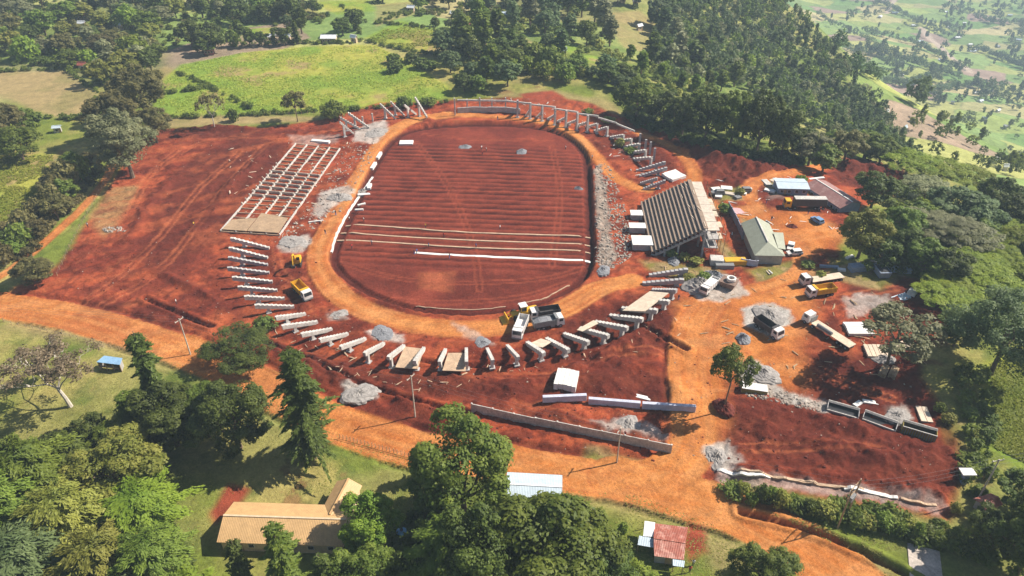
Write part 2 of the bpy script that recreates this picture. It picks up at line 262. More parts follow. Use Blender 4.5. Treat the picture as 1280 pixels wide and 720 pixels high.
TRACKS = [smooth_line(plan(*pp)) for pp in [((70,372),(105,335),(135,310),(142,290)), ((90,385),(150,345),(205,290),(250,235),(300,190)), ((110,388),(190,345),(240,290),(290,225),(335,178)), ((150,395),(215,360),(262,300)), ((180,225),(235,185),(290,172),(350,172)), ((165,260),(190,215),(225,185)), ((240,402),(300,372),(335,400)), ((620,470),(700,468),(780,440),(850,440)), ((620,520),(720,500),(820,512),(866,505)), ((912,500),(960,514),(1010,530)), ((925,560),(1010,560),(1100,566)), ((1010,450),(1060,480),(1120,500)), ((890,440),(960,440),(1050,455)), ((380,360),(352,340),(345,310)), ((985,360),(1040,372),(1120,360)), ((1000,268),(1030,280),(1040,300)), ((905,262),(930,285),(975,300)), ((640,505),(700,520),(780,545),(850,560))]]
VROAD = [(16, smooth_line(plan((1152,36),(1165,50),(1180,64),(1195,76),(1210,90)))), (8, smooth_line(plan((1108,16),(1118,0),(1122,-8)))), (7, smooth_line(plan((1120,95),(1136,104),(1145,110))))]
BERM = [(h, w, smooth_line(plan(*pp))) for h, w, pp in [(1.6, 2.2, ((200,165),(260,160),(330,162),(372,166))), (1.3, 3.2, ((250,285),(290,232),(345,182))), (1.1, 3, ((160,300),(200,240),(240,205))), (1.3, 2.4, ((185,335),(225,352),(270,376),(300,395))), (1.1, 2.6, ((335,440),(420,480),(500,508),(585,526))), (1.0, 2.2, ((120,392),(220,420),(320,462))), (1.0, 2.2, ((440,522),(520,550),(610,566),(720,584),(815,592))),
    (1.4, 3.2, ((912,500),(1000,518),(1100,545),(1180,562))), (1.5, 2.6, ((930,588),(1050,600),(1172,622))), (1.2, 2.4, ((1178,520),(1194,575),(1186,612))), (1.0, 2.4, ((700,470),(780,452),(850,470),(862,500))), (.9, 2, ((640,478),(700,470),(760,440),(800,418))), (1.2, 2.4, ((755,165),(790,182),(812,206))), (1.0, 3, ((960,540),(1040,560),(1120,575))), (.9, 2, ((600,505),(690,520),(780,540),(860,545)))]]
TRENCH = [(.62, smooth_line(plan(*pp))) for pp in [((330,428),(400,456),(440,476),(500,495),(560,512),(590,516)), ((802,408),(830,421),(858,436)), ((180,373),(222,391),(265,410)), ((500,448),(560,456),(620,456),(680,446),(740,432),(800,408)), ((925,640),(1010,662),(1100,700),(1150,730)), ((655,160),(690,166),(725,184))]]
MOUNDS = []
for px, py, mr, mh in [(795,385,5,1.2),(835,395,6,1.5),(720,470,6,1.5),(760,478,7,1.8),(845,490,7,2),(700,505,6,1.2),(950,520,8,1.0),(1060,570,12,1.4),(1130,590,9,1.2),(1165,575,6,1.4),
     (875,190,6,3),(900,200,7,3.2),(925,205,7,3),(890,215,5,2.4),(950,212,6,2.8),(1060,208,7,3),(1085,214,8,3.4),(1110,222,8,3.2),(1128,232,6,2.5),(780,160,5,2),(820,190,6,2),(390,455,4,1.2),(430,470,4,1.2),(560,480,5,1.2),(535,150,3,1.6),(640,490,6,1.2),(905,507,2.8,1.4),(1165,400,6,1.5),(1180,350,5,2)]:
    q = plan((px, py))[0]; MOUNDS.append((q[0], q[1], mr, mh))
# ---------------------------------------------------------------- one continuous ground grid, fanning out with distance
Q = globals().get('QUALITY', 1.0)
NU = int(330*Q)
us = np.linspace(-1, 1, 2*NU+1); ext = 1+np.cumsum(us[1]-us[0]+.0*us[:70])*0
e = []; stp = us[1]-us[0]; cur = 1.0
while cur < 9: stp *= 1.11; cur += stp; e.append(cur)
us = np.concatenate([-np.array(e)[::-1], us, np.array(e)])
ys = [-60.0]; 
while ys[-1] < 14000:
    yv = ys[-1]; ys.append(yv+(2.5 if yv < 45 else max(.0042*yv/Q, .36/Q) if yv < 2200 else .03*yv))
ys = np.array(ys)
wy = .60*np.maximum(ys, 0)+76
GX = us[None, :]*wy[:, None]; GY = np.repeat(ys[:, None], len(us), 1)
GZ, GC, GK = surface(GX, GY); GK = GK.reshape(GX.shape); GC = GC.reshape(GX.shape+(3,))
def hq(x, y):
    """height of the built ground at plan points"""
    x = np.asarray(x, float); y = np.asarray(y, float)
    j = np.clip(np.searchsorted(ys, y)-1, 0, len(ys)-2); fy = np.clip((y-ys[j])/(ys[j+1]-ys[j]), 0, 1)
    u = x/(.60*np.maximum(y, 0)+76); i = np.clip(np.searchsorted(us, u)-1, 0, len(us)-2); fx = np.clip((u-us[i])/(us[i+1]-us[i]), 0, 1)
    return (GZ[j, i]*(1-fx)+GZ[j, i+1]*fx)*(1-fy)+(GZ[j+1, i]*(1-fx)+GZ[j+1, i+1]*fx)*fy
def gp(px, py):
    """where pixel (px, py) of the photograph meets the ground"""
    return Vector(march(px, py, hq)[0])
def gps(pp):
    p = np.array(pp, float); return march(p[:, 0], p[:, 1], hq)
def atz(px, py, z):
    a, b, c = ray(px, py); k = (z-CAMH)/c; return Vector((float(a*k), float(b*k), z))

# ---------------------------------------------------------------- materials
def nmat(name, rough=.85):
    m = bpy.data.materials.new(name); m.use_nodes = True; nt = m.node_tree; b = nt.nodes['Principled BSDF']; b.inputs['Roughness'].default_value = rough
    b.inputs['Specular IOR Level'].default_value = .25; return m, nt, b
def N(nt, t, **kw):
    n = nt.nodes.new(t)
    for k, v in kw.items():
        if k in n.bl_rna.properties.keys(): setattr(n, k, v)
        else: n.inputs[k].default_value = v
    return n
def noise_mul(nt, src, amt, scales, coord='Object'):
    """multiply a colour by world-anchored noise of several sizes"""
    tc = nt.nodes.new('ShaderNodeTexCoord' if coord == 'Object' else 'ShaderNodeNewGeometry'); out = tc.outputs['Object' if coord == 'Object' else 'Position']
    for s in scales:
        no = N(nt, 'ShaderNodeTexNoise', Scale=s, Detail=5.0, Roughness=.62); nt.links.new(out, no.inputs['Vector'])
        mr = nt.nodes.new('ShaderNodeMapRange'); nt.links.new(no.outputs[0], mr.inputs[0]); mr.inputs[1].default_value = .3; mr.inputs[2].default_value = .7; mr.inputs[3].default_value = 1-amt; mr.inputs[4].default_value = 1+amt
        mx = N(nt, 'ShaderNodeMix', data_type='RGBA', blend_type='MULTIPLY'); mx.inputs[0].default_value = 1
        nt.links.new(src, mx.inputs[6]); nt.links.new(mr.outputs[0], mx.inputs[7]); src = mx.outputs[2]
    return src
def ground_mat():
    m, nt, b = nmat('ground_surface', .95); b.inputs['Specular IOR Level'].default_value = .1
    at = N(nt, 'ShaderNodeAttribute', attribute_name='Col'); src = noise_mul(nt, at.outputs['Color'], .22, (.3, 1.6, 6.5), 'Pos'); nt.links.new(src, b.inputs['Base Color'])
    g = nt.nodes.new('ShaderNodeNewGeometry'); no = N(nt, 'ShaderNodeTexNoise', Scale=1.6, Detail=9.0, Roughness=.75); nt.links.new(g.outputs['Position'], no.inputs['Vector'])
    bu = N(nt, 'ShaderNodeBump', Strength=.9, Distance=.35); nt.links.new(no.outputs[0], bu.inputs['Height']); nt.links.new(bu.outputs[0], b.inputs['Normal']); return m
M_ground = ground_mat()
ny, nx = GX.shape
V = np.stack([GX, GY, GZ], -1).reshape(-1, 3)
a = np.gradient(np.stack([GX, GY, GZ], -1), axis=1); c = np.gradient(np.stack([GX, GY, GZ], -1), axis=0); VN = np.cross(a, c).reshape(-1, 3); VN /= np.linalg.norm(VN, axis=1)[:, None]
ii = (np.arange(ny-1)[:, None]*nx+np.arange(nx-1)[None, :]).ravel(); F = np.stack([ii, ii+1, ii+nx+1, ii+nx], 1)
fk = GK[:-1, :-1].ravel()
def quick_mesh(name, v, f, mat, smooth=False, parent=None):
    me = bpy.data.meshes.new(name); v = np.asarray(v, np.float32); f = np.asarray(f, np.int32); k = f.shape[1]
    me.vertices.add(len(v)); me.vertices.foreach_set('co', v.ravel()); me.loops.add(f.size); me.loops.foreach_set('vertex_index', f.ravel())
    me.polygons.add(len(f)); me.polygons.foreach_set('loop_start', np.arange(0, f.size, k, dtype=np.int32))
    me.polygons.foreach_set('use_smooth', np.full(len(f), smooth)); me.update(calc_edges=True); me.materials.append(mat)
    o = bpy.data.objects.new(name, me); COL.objects.link(o)
    if parent: o.parent = parent
    return o
for k, nm in enumerate(['ground', 'bare_earth', 'dirt_road', 'pitch_ground', 'crop_field']):
    fs = F[fk == k]; uq, inv = np.unique(fs, return_inverse=True)
    o = quick_mesh(nm, V[uq], inv.reshape(-1, 4), M_ground, True); o['kind'] = 'structure'
    ca = o.data.color_attributes.new('Col', 'FLOAT_COLOR', 'POINT'); cc = np.ones((len(uq), 4), np.float32); cc[:, :3] = GC.reshape(-1, 3)[uq]; ca.data.foreach_set('color', cc.ravel())
    o.data.normals_split_custom_set_from_vertices(VN[uq].astype(np.float32))
# ---------------------------------------------------------------- foliage
def leaf_mat(name, c1, c2, trans=.42):
    """two leaf hues mixed leaf by leaf, a little different from tree to tree"""
    m, nt, b = nmat(name, .6); b.inputs['Specular IOR Level'].default_value = .3
    at = N(nt, 'ShaderNodeAttribute', attribute_name='tint'); oi = nt.nodes.new('ShaderNodeObjectInfo')
    mx = N(nt, 'ShaderNodeMix', data_type='RGBA'); nt.links.new(at.outputs['Fac'], mx.inputs[0]); mx.inputs[6].default_value = (*c1, 1); mx.inputs[7].default_value = (*c2, 1)
    hs = nt.nodes.new('ShaderNodeHueSaturation'); nt.links.new(mx.outputs[2], hs.inputs['Color'])
    for k, (lo, hi) in (('Hue', (.485, .512)), ('Value', (.8, 1.25))):
        mr = nt.nodes.new('ShaderNodeMapRange'); nt.links.new(oi.outputs['Random'], mr.inputs[0]); mr.inputs[3].default_value = lo; mr.inputs[4].default_value = hi; nt.links.new(mr.outputs[0], hs.inputs[k])
    nt.links.new(hs.outputs[0], b.inputs['Base Color'])
    tr = nt.nodes.new('ShaderNodeBsdfTranslucent'); nt.links.new(hs.outputs[0], tr.inputs[0]); ms = nt.nodes.new('ShaderNodeMixShader'); ms.inputs[0].default_value = trans
    nt.links.new(b.outputs[0], ms.inputs[1]); nt.links.new(tr.outputs[0], ms.inputs[2]); nt.links.new(ms.outputs[0], nt.nodes['Material Output'].inputs[0]); return m
LM = {'dark': leaf_mat('leaf_dark_green', (.038, .062, .012), (.155, .20, .034)), 'mid': leaf_mat('leaf_mid_green', (.065, .115, .015), (.22, .275, .04)),
      'bright': leaf_mat('leaf_bright_green', (.085, .155, .014), (.26, .325, .035)), 'yellow': leaf_mat('leaf_yellow_green', (.13, .165, .024), (.35, .34, .07)),
      'olive': leaf_mat('leaf_olive', (.075, .075, .024), (.23, .20, .065)), 'grey': leaf_mat('leaf_grey_green', (.125, .145, .06), (.33, .33, .165)),
      'brown': leaf_mat('leaf_dry_brown', (.14, .10, .06), (.28, .21, .13)), 'blue': leaf_mat('leaf_blue_green', (.06, .105, .038), (.20, .26, .095)), 'acacia': leaf_mat('leaf_lime', (.10, .16, .010), (.29, .34, .03)),
      'maize': leaf_mat('leaf_maize', (.18, .27, .022), (.38, .40, .05))}
def bark_mat(name, c):
    m, nt, b = nmat(name, .9); r = nt.nodes.new('ShaderNodeRGB'); r.outputs[0].default_value = (*c, 1); nt.links.new(noise_mul(nt, r.outputs[0], .3, (2.5,)), b.inputs['Base Color']); return m
M_bark = bark_mat('bark_brown', (.15, .105, .07)); M_pale = bark_mat('bark_pale', (.46, .41, .34))
class MB:
    """collects boxes, tubes and prisms into one mesh"""
    def __init__(s): s.v = []; s.f = []
    def add(s, vs, fs):
        o = len(s.v); s.v += [tuple(map(float, p)) for p in vs]; s.f += [tuple(i+o for i in f) for f in fs]
    def box(s, c, d, rz=0, rx=0, ry=0, taper=1, ch=0):
        x, y, z = d[0]/2, d[1]/2, d[2]/2; R = Matrix.Rotation(rz, 3, 'Z')@Matrix.Rotation(ry, 3, 'Y')@Matrix.Rotation(rx, 3, 'X'); t = taper
        if ch:
            h = min(ch, x*.9, y*.9); r = [(-x+h, -y), (x-h, -y), (x, -y+h), (x, y-h), (x-h, y), (-x+h, y), (-x, y-h), (-x, -y+h)]
            vs = [(p, q, -z) for p, q in r]+[(p*t, q*t, z-h*.6) for p, q in r]+[(p*t*(1-h/x), q*t*(1-h/y), z) for p, q in r]
            fs = [tuple(range(7, -1, -1)), tuple(range(16, 24))]+[(a, (a+1) % 8, 8+(a+1) % 8, 8+a) for a in range(8)]+[(8+a, 8+(a+1) % 8, 16+(a+1) % 8, 16+a) for a in range(8)]
        else:
            vs = [(-x, -y, -z), (x, -y, -z), (x, y, -z), (-x, y, -z), (-x*t, -y*t, z), (x*t, -y*t, z), (x*t, y*t, z), (-x*t, y*t, z)]
            fs = [(3, 2, 1, 0), (4, 5, 6, 7), (0, 1, 5, 4), (1, 2, 6, 5), (2, 3, 7, 6), (3, 0, 4, 7)]
        s.add([Vector(c)+R@Vector(p) for p in vs], fs)
    def tube(s, pts, rad, n=6, cap=True):
        pts = [Vector(p) for p in pts]; rad = rad if hasattr(rad, '__len__') else [rad]*len(pts); vs = []; fs = []
        for i, p in enumerate(pts):
            t = (pts[min(i+1, len(pts)-1)]-pts[max(i-1, 0)]).normalized(); a = t.cross(Vector((0, 0, 1)) if abs(t.z) < .9 else Vector((1, 0, 0))).normalized(); b = t.cross(a)
            vs += [p+(a*math.cos(q)+b*math.sin(q))*rad[i] for q in [2*math.pi*k/n for k in range(n)]]
        for i in range(len(pts)-1):
            fs += [(i*n+k, i*n+(k+1) % n, (i+1)*n+(k+1) % n, (i+1)*n+k) for k in range(n)]
        if cap: fs += [tuple(range(n-1, -1, -1)), tuple(range((len(pts)-1)*n, len(pts)*n))]
        s.add(vs, fs)
    def prism(s, poly, axis_from, axis_to, frame):
        """extrude a 2-D outline; frame maps (u, w, t) to 3-D"""
        n = len(poly); vs = [frame(u, w, axis_from) for u, w in poly]+[frame(u, w, axis_to) for u, w in poly]
        s.add(vs, [tuple(range(n-1, -1, -1)), tuple(range(n, 2*n))]+[(k, (k+1) % n, n+(k+1) % n, n+k) for k in range(n)])
    def mesh(s, name, mat, smooth=False):
        me = bpy.data.meshes.new(name); me.from_pydata(s.v, [], s.f); me.materials.append(mat)
        if smooth: me.polygons.foreach_set('use_smooth', [True]*len(me.polygons))
        me.update(); return me
    def build(s, name, mat, parent=None, smooth=False, label=None):
        o = bpy.data.objects.new(name, s.mesh(name, mat, smooth)); COL.objects.link(o)
        if parent is not None: o.parent = parent
        if label: o['label'] = label
        return o
def tag(o, label, cat, group=None, kind=None):
    o['label'] = label; o['category'] = cat
    if group: o['group'] = group
    if kind: o['kind'] = kind
    return o
def thing(name, label, cat, loc=(0, 0, 0), rz=0, group=None):
    o = bpy.data.objects.new(name, None); COL.objects.link(o); o.location = loc; o.rotation_euler = (0, 0, rz); o.empty_display_size = .3; return tag(o, label, cat, group)
def copy_tree(root, loc, rz, label=None, group=None, scale=None):
    c = root.copy(); COL.objects.link(c); c.location = loc; c.rotation_euler = (0, 0, rz)
    if label: c['label'] = label
    if group: c['group'] = group
    if scale: c.scale = scale
    for ch in root.children:
        d = ch.copy(); COL.objects.link(d); d.parent = c
        for g in ch.children:
            e2 = g.copy(); COL.objects.link(e2); e2.parent = d
    return c
def leaf_mesh(name, P, Nn, size, rng, mat, tint, asp=.62, D=None, jit=.36):
    """one bent leaf spray (two triangles folded on the midrib) per point"""
    n = len(P); t = rng.normal(size=(n, 3)) if D is None else D+rng.normal(size=(n, 3))*.35; Nn = Nn+rng.normal(size=(n, 3))*jit; Nn /= np.linalg.norm(Nn, axis=1)[:, None]+1e-9
    t -= (t*Nn).sum(1)[:, None]*Nn; t /= np.linalg.norm(t, axis=1)[:, None]+1e-9; b = np.cross(Nn, t); s = (size*(.6+.8*rng.rand(n)))[:, None] if np.ndim(size) == 0 else size[:, None]
    q = np.stack([P-t*s, P-b*s*asp-Nn*s*.22, P+t*s, P+b*s*asp-Nn*s*.22], 1).reshape(-1, 3)
    me = bpy.data.meshes.new(name); f = np.arange(4*n, dtype=np.int32)
    me.vertices.add(4*n); me.vertices.foreach_set('co', q.astype(np.float32).ravel()); me.loops.add(4*n); me.loops.foreach_set('vertex_index', f)
    me.polygons.add(n); me.polygons.foreach_set('loop_start', f[::4].copy()); me.update(calc_edges=True)
    at = me.attributes.new('tint', 'FLOAT', 'FACE'); at.data.foreach_set('value', np.clip(tint, 0, 1).astype(np.float32)); me.materials.append(mat); return me
def lobes_leaves(L, n, rng, fill=.55, up=.6):
    """leaves over and inside a set of lobes (x, y, z, rx, rz)"""
    L = np.array(L); w = L[:, 3]**2; k = rng.choice(len(L), n, p=w/w.sum()); d = rng.normal(size=(n, 3)); d /= np.linalg.norm(d, axis=1)[:, None]
    r = fill+(1.08-fill)*rng.rand(n)**.6; P = L[k, :3]+d*r[:, None]*np.stack([L[k, 3], L[k, 3], L[k, 4]], 1)
    tl = rng.rand(len(L)); tint = (.55*tl[k]+.45*rng.rand(n))**.75; nn = d+np.array([0, 0, up]); return P, nn, tint
def limb(mb, a, b, r0, r1, rng, seg=4, bend=.08):
    a = np.array(a, float); b = np.array(b, float); ln = np.linalg.norm(b-a); pts = [a+(b-a)*t+(rng.normal(size=3)*ln*bend*math.sin(math.pi*t)) for t in np.linspace(0, 1, seg)]
    mb.tube(pts, list(np.linspace(r0, r1, seg)), 6)
def subs(L, n, g):
    """smaller leaf clumps budding from the outside of larger ones"""
    r = []
    for l in L:
        for _ in range(n): d = g.normal(size=3)+[l[0]*.25, l[1]*.25, .5]; d /= np.linalg.norm(d); f = .26+.22*g.rand(); r.append((l[0]+d[0]*l[3]*.85, l[1]+d[1]*l[3]*.85, l[2]+d[2]*l[4]*.9, l[3]*f, l[3]*f*.85))
    return r
PROTO = {}
def proto(kind, var, hue, lod):
    """trunk and crown meshes of one tree form, about 10 m tall"""
    key = (kind, var, hue, lod)
    if key in PROTO: return PROTO[key]
    g = RN(abs(hash((len(kind)*31+ord(kind[0])*7+ord(kind[-1]), var, 3))) % 99991); T = MB(); near = lod <= 0
    nl = {'round': 9000, 'spread': 10000, 'conifer': 9000, 'plume': 9000, 'gum': 5000, 'flat': 8000, 'bush': 4200, 'bare': 2400, 'sapling': 6000}[kind]; sz = .185; D = None; asp = .62
    if lod < 0: nl = int(nl*2.6); sz = .118
    if lod >= 1: nl = int(nl*.24); sz = .38
    if lod == 2: nl = int(nl*.4); sz = .62
    if kind == 'sapling': sz *= .85
    up = .35
    if kind in ('round', 'spread', 'sapling'):
        tk0 = .5 if kind == 'sapling' else .85
        R = {'round': 3.7, 'spread': 4.9, 'sapling': 3.3}[kind]; zc = {'round': 5.2, 'spread': 6.0, 'sapling': 6.7}[kind]; Hh = {'round': 4.5, 'spread': 3.6, 'sapling': 3.1}[kind]; L = []
        nb = {'round': 15, 'spread': 17, 'sapling': 10}[kind]
        for i in range(nb):
            a = i*2.4+g.rand()*1.1; q = (i+.5)/nb; el = math.asin(1-1.6*q); rr = R*(.56+.30*g.rand()); L.append((math.cos(a)*math.cos(el)*rr, math.sin(a)*math.cos(el)*rr, zc+math.sin(el)*Hh*(.55+.25*g.rand()), R*(.30+.14*g.rand()), R*(.25+.12*g.rand())))
        core = [(0, 0, zc-.2, R*.68, Hh*.66)] if kind != 'sapling' else []; S2 = subs(L, 7, g)
        P, nn, ti = lobes_leaves(S2, int(nl*.7), g, .5); P2, n2_, t2_ = lobes_leaves(L+core, nl-int(nl*.7), g, .5); P = np.vstack([P, P2]); nn = np.vstack([nn, n2_]); ti = np.concatenate([ti, t2_*.5])
        T.tube([(0, 0, -.4), (.05, .02, 1.0), (.1*g.normal(), .1*g.normal(), zc-Hh*.55)], [.36*tk0, .27*tk0, .2*tk0], 8)
        top = Vector((0, 0, zc-Hh*.6))
        for l in L[::2]: limb(T, top-Vector((0, 0, g.rand()*.5)), l[:3], .14, .04, g)
    elif kind == 'conifer':
        P = []; nn = []; ti = []; DD = []; nw = 17
        T.tube([(0, 0, -.4), (0, 0, 5), (.05, 0, 10)], [.30, .2, .03], 7)
        per = nl//(nw*9)
        for w in range(nw):
            z = 1.0+w*.53+g.normal()*.2; ln = 2.45*(1-(w/nw))**.55*(.6+.55*g.rand())+.2
            for k in range(9):
                a = k*.7+w*1.1+g.rand()*.9; l = ln*(.45+.7*g.rand())*(.85+.25*math.sin(2*a+var*2+w*.25)+.2*math.sin(3*a+w*.5)); z += g.normal()*.09; s = np.linspace(.12, 1, max(per, 2))+g.normal(size=max(per, 2))*.05; zz = z+.42*l*s-.5*l*s*s; sw = .30*(1.1-s)
                p = np.stack([np.cos(a)*l*s, np.sin(a)*l*s, zz], 1)+g.normal(size=(len(s), 3))*np.stack([sw, sw, sw*.5], 1); P.append(p); nn.append(np.tile([math.cos(a)*.35, math.sin(a)*.35, 1], (len(s), 1))); ti.append(.35*s+.45*g.rand()+.2*g.rand(len(s))); DD.append(np.stack([np.full(len(s), math.cos(a)), np.full(len(s), math.sin(a)), .25-.75*s], 1))
                if near: T.tube([(0, 0, z), (math.cos(a)*l*.6, math.sin(a)*l*.6, z+.1*l)], [.05, .015], 4, False)
        P, nn, ti = np.vstack(P), np.vstack(nn), np.concatenate(ti); D = np.vstack(DD); asp = .34; sz *= 1.35
    elif kind == 'plume':                                      # arching feathery sprays round several leaders
        P = []; nn = []; ti = []; DD = []; ns = 46; per = max(nl//ns, 3)
        T.tube([(0, 0, -.4), (.1, .1, 3), (0, 0, 6.5)], [.26, .17, .06], 7)
        for k in range(ns):
            q = k/ns; a = k*2.399; z0 = 1.2+6.6*q; l = (3.2*(1-q)**.55+1.0)*(.65+.6*g.rand()); s = np.linspace(.05, 1, per)+g.normal(size=per)*.03; zz = z0+l*(.85*s-.62*s*s)
            off = g.normal(size=(per, 3))*.16; off[:, :2] += np.outer((g.rand(per)-.5)*1.1*(1-s*.7), [-math.sin(a), math.cos(a)]); P.append(np.stack([np.cos(a)*l*s, np.sin(a)*l*s, zz], 1)+off); nn.append(np.tile([math.cos(a)*.5, math.sin(a)*.5, .9], (per, 1))); ti.append(np.clip(.2+.55*s+.3*(g.rand()-.5), 0, 1)+.1*g.rand(per)); DD.append(np.stack([np.full(per, math.cos(a)), np.full(per, math.sin(a)), .85-1.24*s], 1))
            if near: T.tube([(0, 0, z0), (math.cos(a)*l*.5, math.sin(a)*l*.5, z0+l*.27), (math.cos(a)*l*.9, math.sin(a)*l*.9, z0+l*.26)], [.04, .025, .01], 4, False)
        P, nn, ti = np.vstack(P), np.vstack(nn), np.concatenate(ti); D = np.vstack(DD); asp = .3; sz *= 1.5
    elif kind == 'gum':
        L = []
        for i in range(15):
            q = i/14; a = i*2.4+g.rand(); rr = (1.15*math.sin(math.pi*(.12+.8*q))+.1)*(.6+.5*g.rand()); L.append((math.cos(a)*rr, math.sin(a)*rr, 3.2+6.2*q, .62+.4*g.rand(), .75+.35*g.rand()))
        P, nn, ti = lobes_leaves(subs(L, 5, g)+L, nl, g, .3, .1); T.tube([(0, 0, -.4), (.08, 0, 4), (0, .1, 9)], [.22, .16, .04], 7)
        for l in L[::2]: limb(T, (0, 0, max(1.8, l[2]-1.5)), l[:3], .06, .02, g, 3)
    elif kind == 'flat':
        L = []
        for i in range(30):
            a = i*2.4; rr = 5.4*math.sqrt((i+.5)/30); L.append((math.cos(a)*rr, math.sin(a)*rr, 8.6-.055*rr*rr+g.normal()*.45, .95+.6*g.rand(), .40+.2*g.rand()))
        P, nn, ti = lobes_leaves(subs(L, 3, g)+L, nl, g, .35, 1.4); T.tube([(0, 0, -.4), (.1, 0, 2), (0, .2, 4.6)], [.34, .26, .2], 8)
        for l in L[::3]: limb(T, (0, .2, 4.2), (l[0]*.9, l[1]*.9, l[2]-.3), .13, .03, g)
    elif kind == 'bush':
        L = [(0, 0, 2.2, 2.2, 2.2)]
        for i in range(14): a = i*2.4; rr = 2.6*math.sqrt((i+.5)/14); L.append((math.cos(a)*rr, math.sin(a)*rr, 1.7+1.6*(1-(rr/2.8)**2)*g.rand()+.4*g.rand(), 1.0+.6*g.rand(), 1.2+.5*g.rand()))
        P, nn, ti = lobes_leaves(subs(L, 5, g)+L, nl, g); P[:, 2] = np.maximum(P[:, 2], .05)
        for k in range(5): limb(T, (0, 0, -.3), (g.normal()*1.2, g.normal()*1.2, 2.4), .1, .03, g, 3)
    else:                                                      # bare: forking pale limbs, thin dry leaf
        L = []; T.tube([(0, 0, -.4), (.15, -.05, 1.5), (-.05, .1, 3)], [.22, .16, .13], 7)
        def fork(a, d, ln, r, lv):
            d = d/np.linalg.norm(d); b = a+d*ln; limb(T, a, b, r, r*.6, g, 3)
            if lv == 0: L.append(tuple(b)+(.55, .4)); return
            for _ in range(3 if lv > 1 else 4): fork(b, d+g.normal(size=3)*.55+[0, 0, .12], ln*(.6+.3*g.rand()), r*.6, lv-1)
        for k in range(5): a = k*1.26+g.rand()*.5; fork(np.array([-.05, .1, 2.6+.15*k]), np.array([math.cos(a)*.75, math.sin(a)*.75, .85]), 2.1, .085, 3)
        P, nn, ti = lobes_leaves(L, nl, g, .1)
    r = (T.mesh('trunk', M_pale if kind in ('bare',) or hue == 'gum' else M_bark), leaf_mesh('crown', P, nn, sz, g, LM[hue], ti, asp, D)); PROTO[key] = r
    return r
KINDH = {'round': (9.8, 3.7), 'spread': (9.6, 4.9), 'conifer': (10.2, 2.5), 'plume': (8.6, 2.9), 'gum': (10, 1.6), 'flat': (9.2, 5.6), 'bush': (4.3, 3.3), 'bare': (9.2, 3.8), 'sapling': (9.8, 3.3)}
tree_rng = RN(77)
def tree(px, py, wpx, hpx, kind, hue, label, group=None, name=None, cat='tree', loc=None, lod=None, lean=0):
    """a tree whose trunk foot is seen at (px, py), with crown width and overall height given in pixels of the photograph"""
    p = Vector(loc) if loc is not None else gp(px, py); dz = p.y*ct-(p.z-CAMH)*st; sc = FPX/dz; dep = math.atan2(CAMH-p.z, math.hypot(p.x, p.y))
    H0, R0 = KINDH[kind]; w = wpx/sc; h = max((hpx-.32*wpx*math.sin(dep))/(sc*math.cos(dep)), .35*w)
    if lod is None: lod = -1 if wpx > 72 else 0 if wpx > 40 else (1 if wpx > 19 else 2)
    t, c = proto(kind, int(tree_rng.randint(2 if lod < 0 else 3 if lod == 0 else 4)), hue, lod)
    o = thing(name or {'conifer': 'conifer_tree', 'gum': 'gum_tree', 'flat': 'flat_topped_tree', 'bush': 'bush', 'bare': 'bare_tree'}.get(kind, 'leafy_tree'), label, cat, p, tree_rng.rand()*6.28, group)
    o.scale = (w/(2*R0), w/(2*R0), h/H0)
    if lean: o.rotation_euler = (0, lean, 0)
    for nm, me in (('trunk', t), ('crown', c)):
        q = bpy.data.objects.new(nm, me); COL.objects.link(q); q.parent = o
    return o
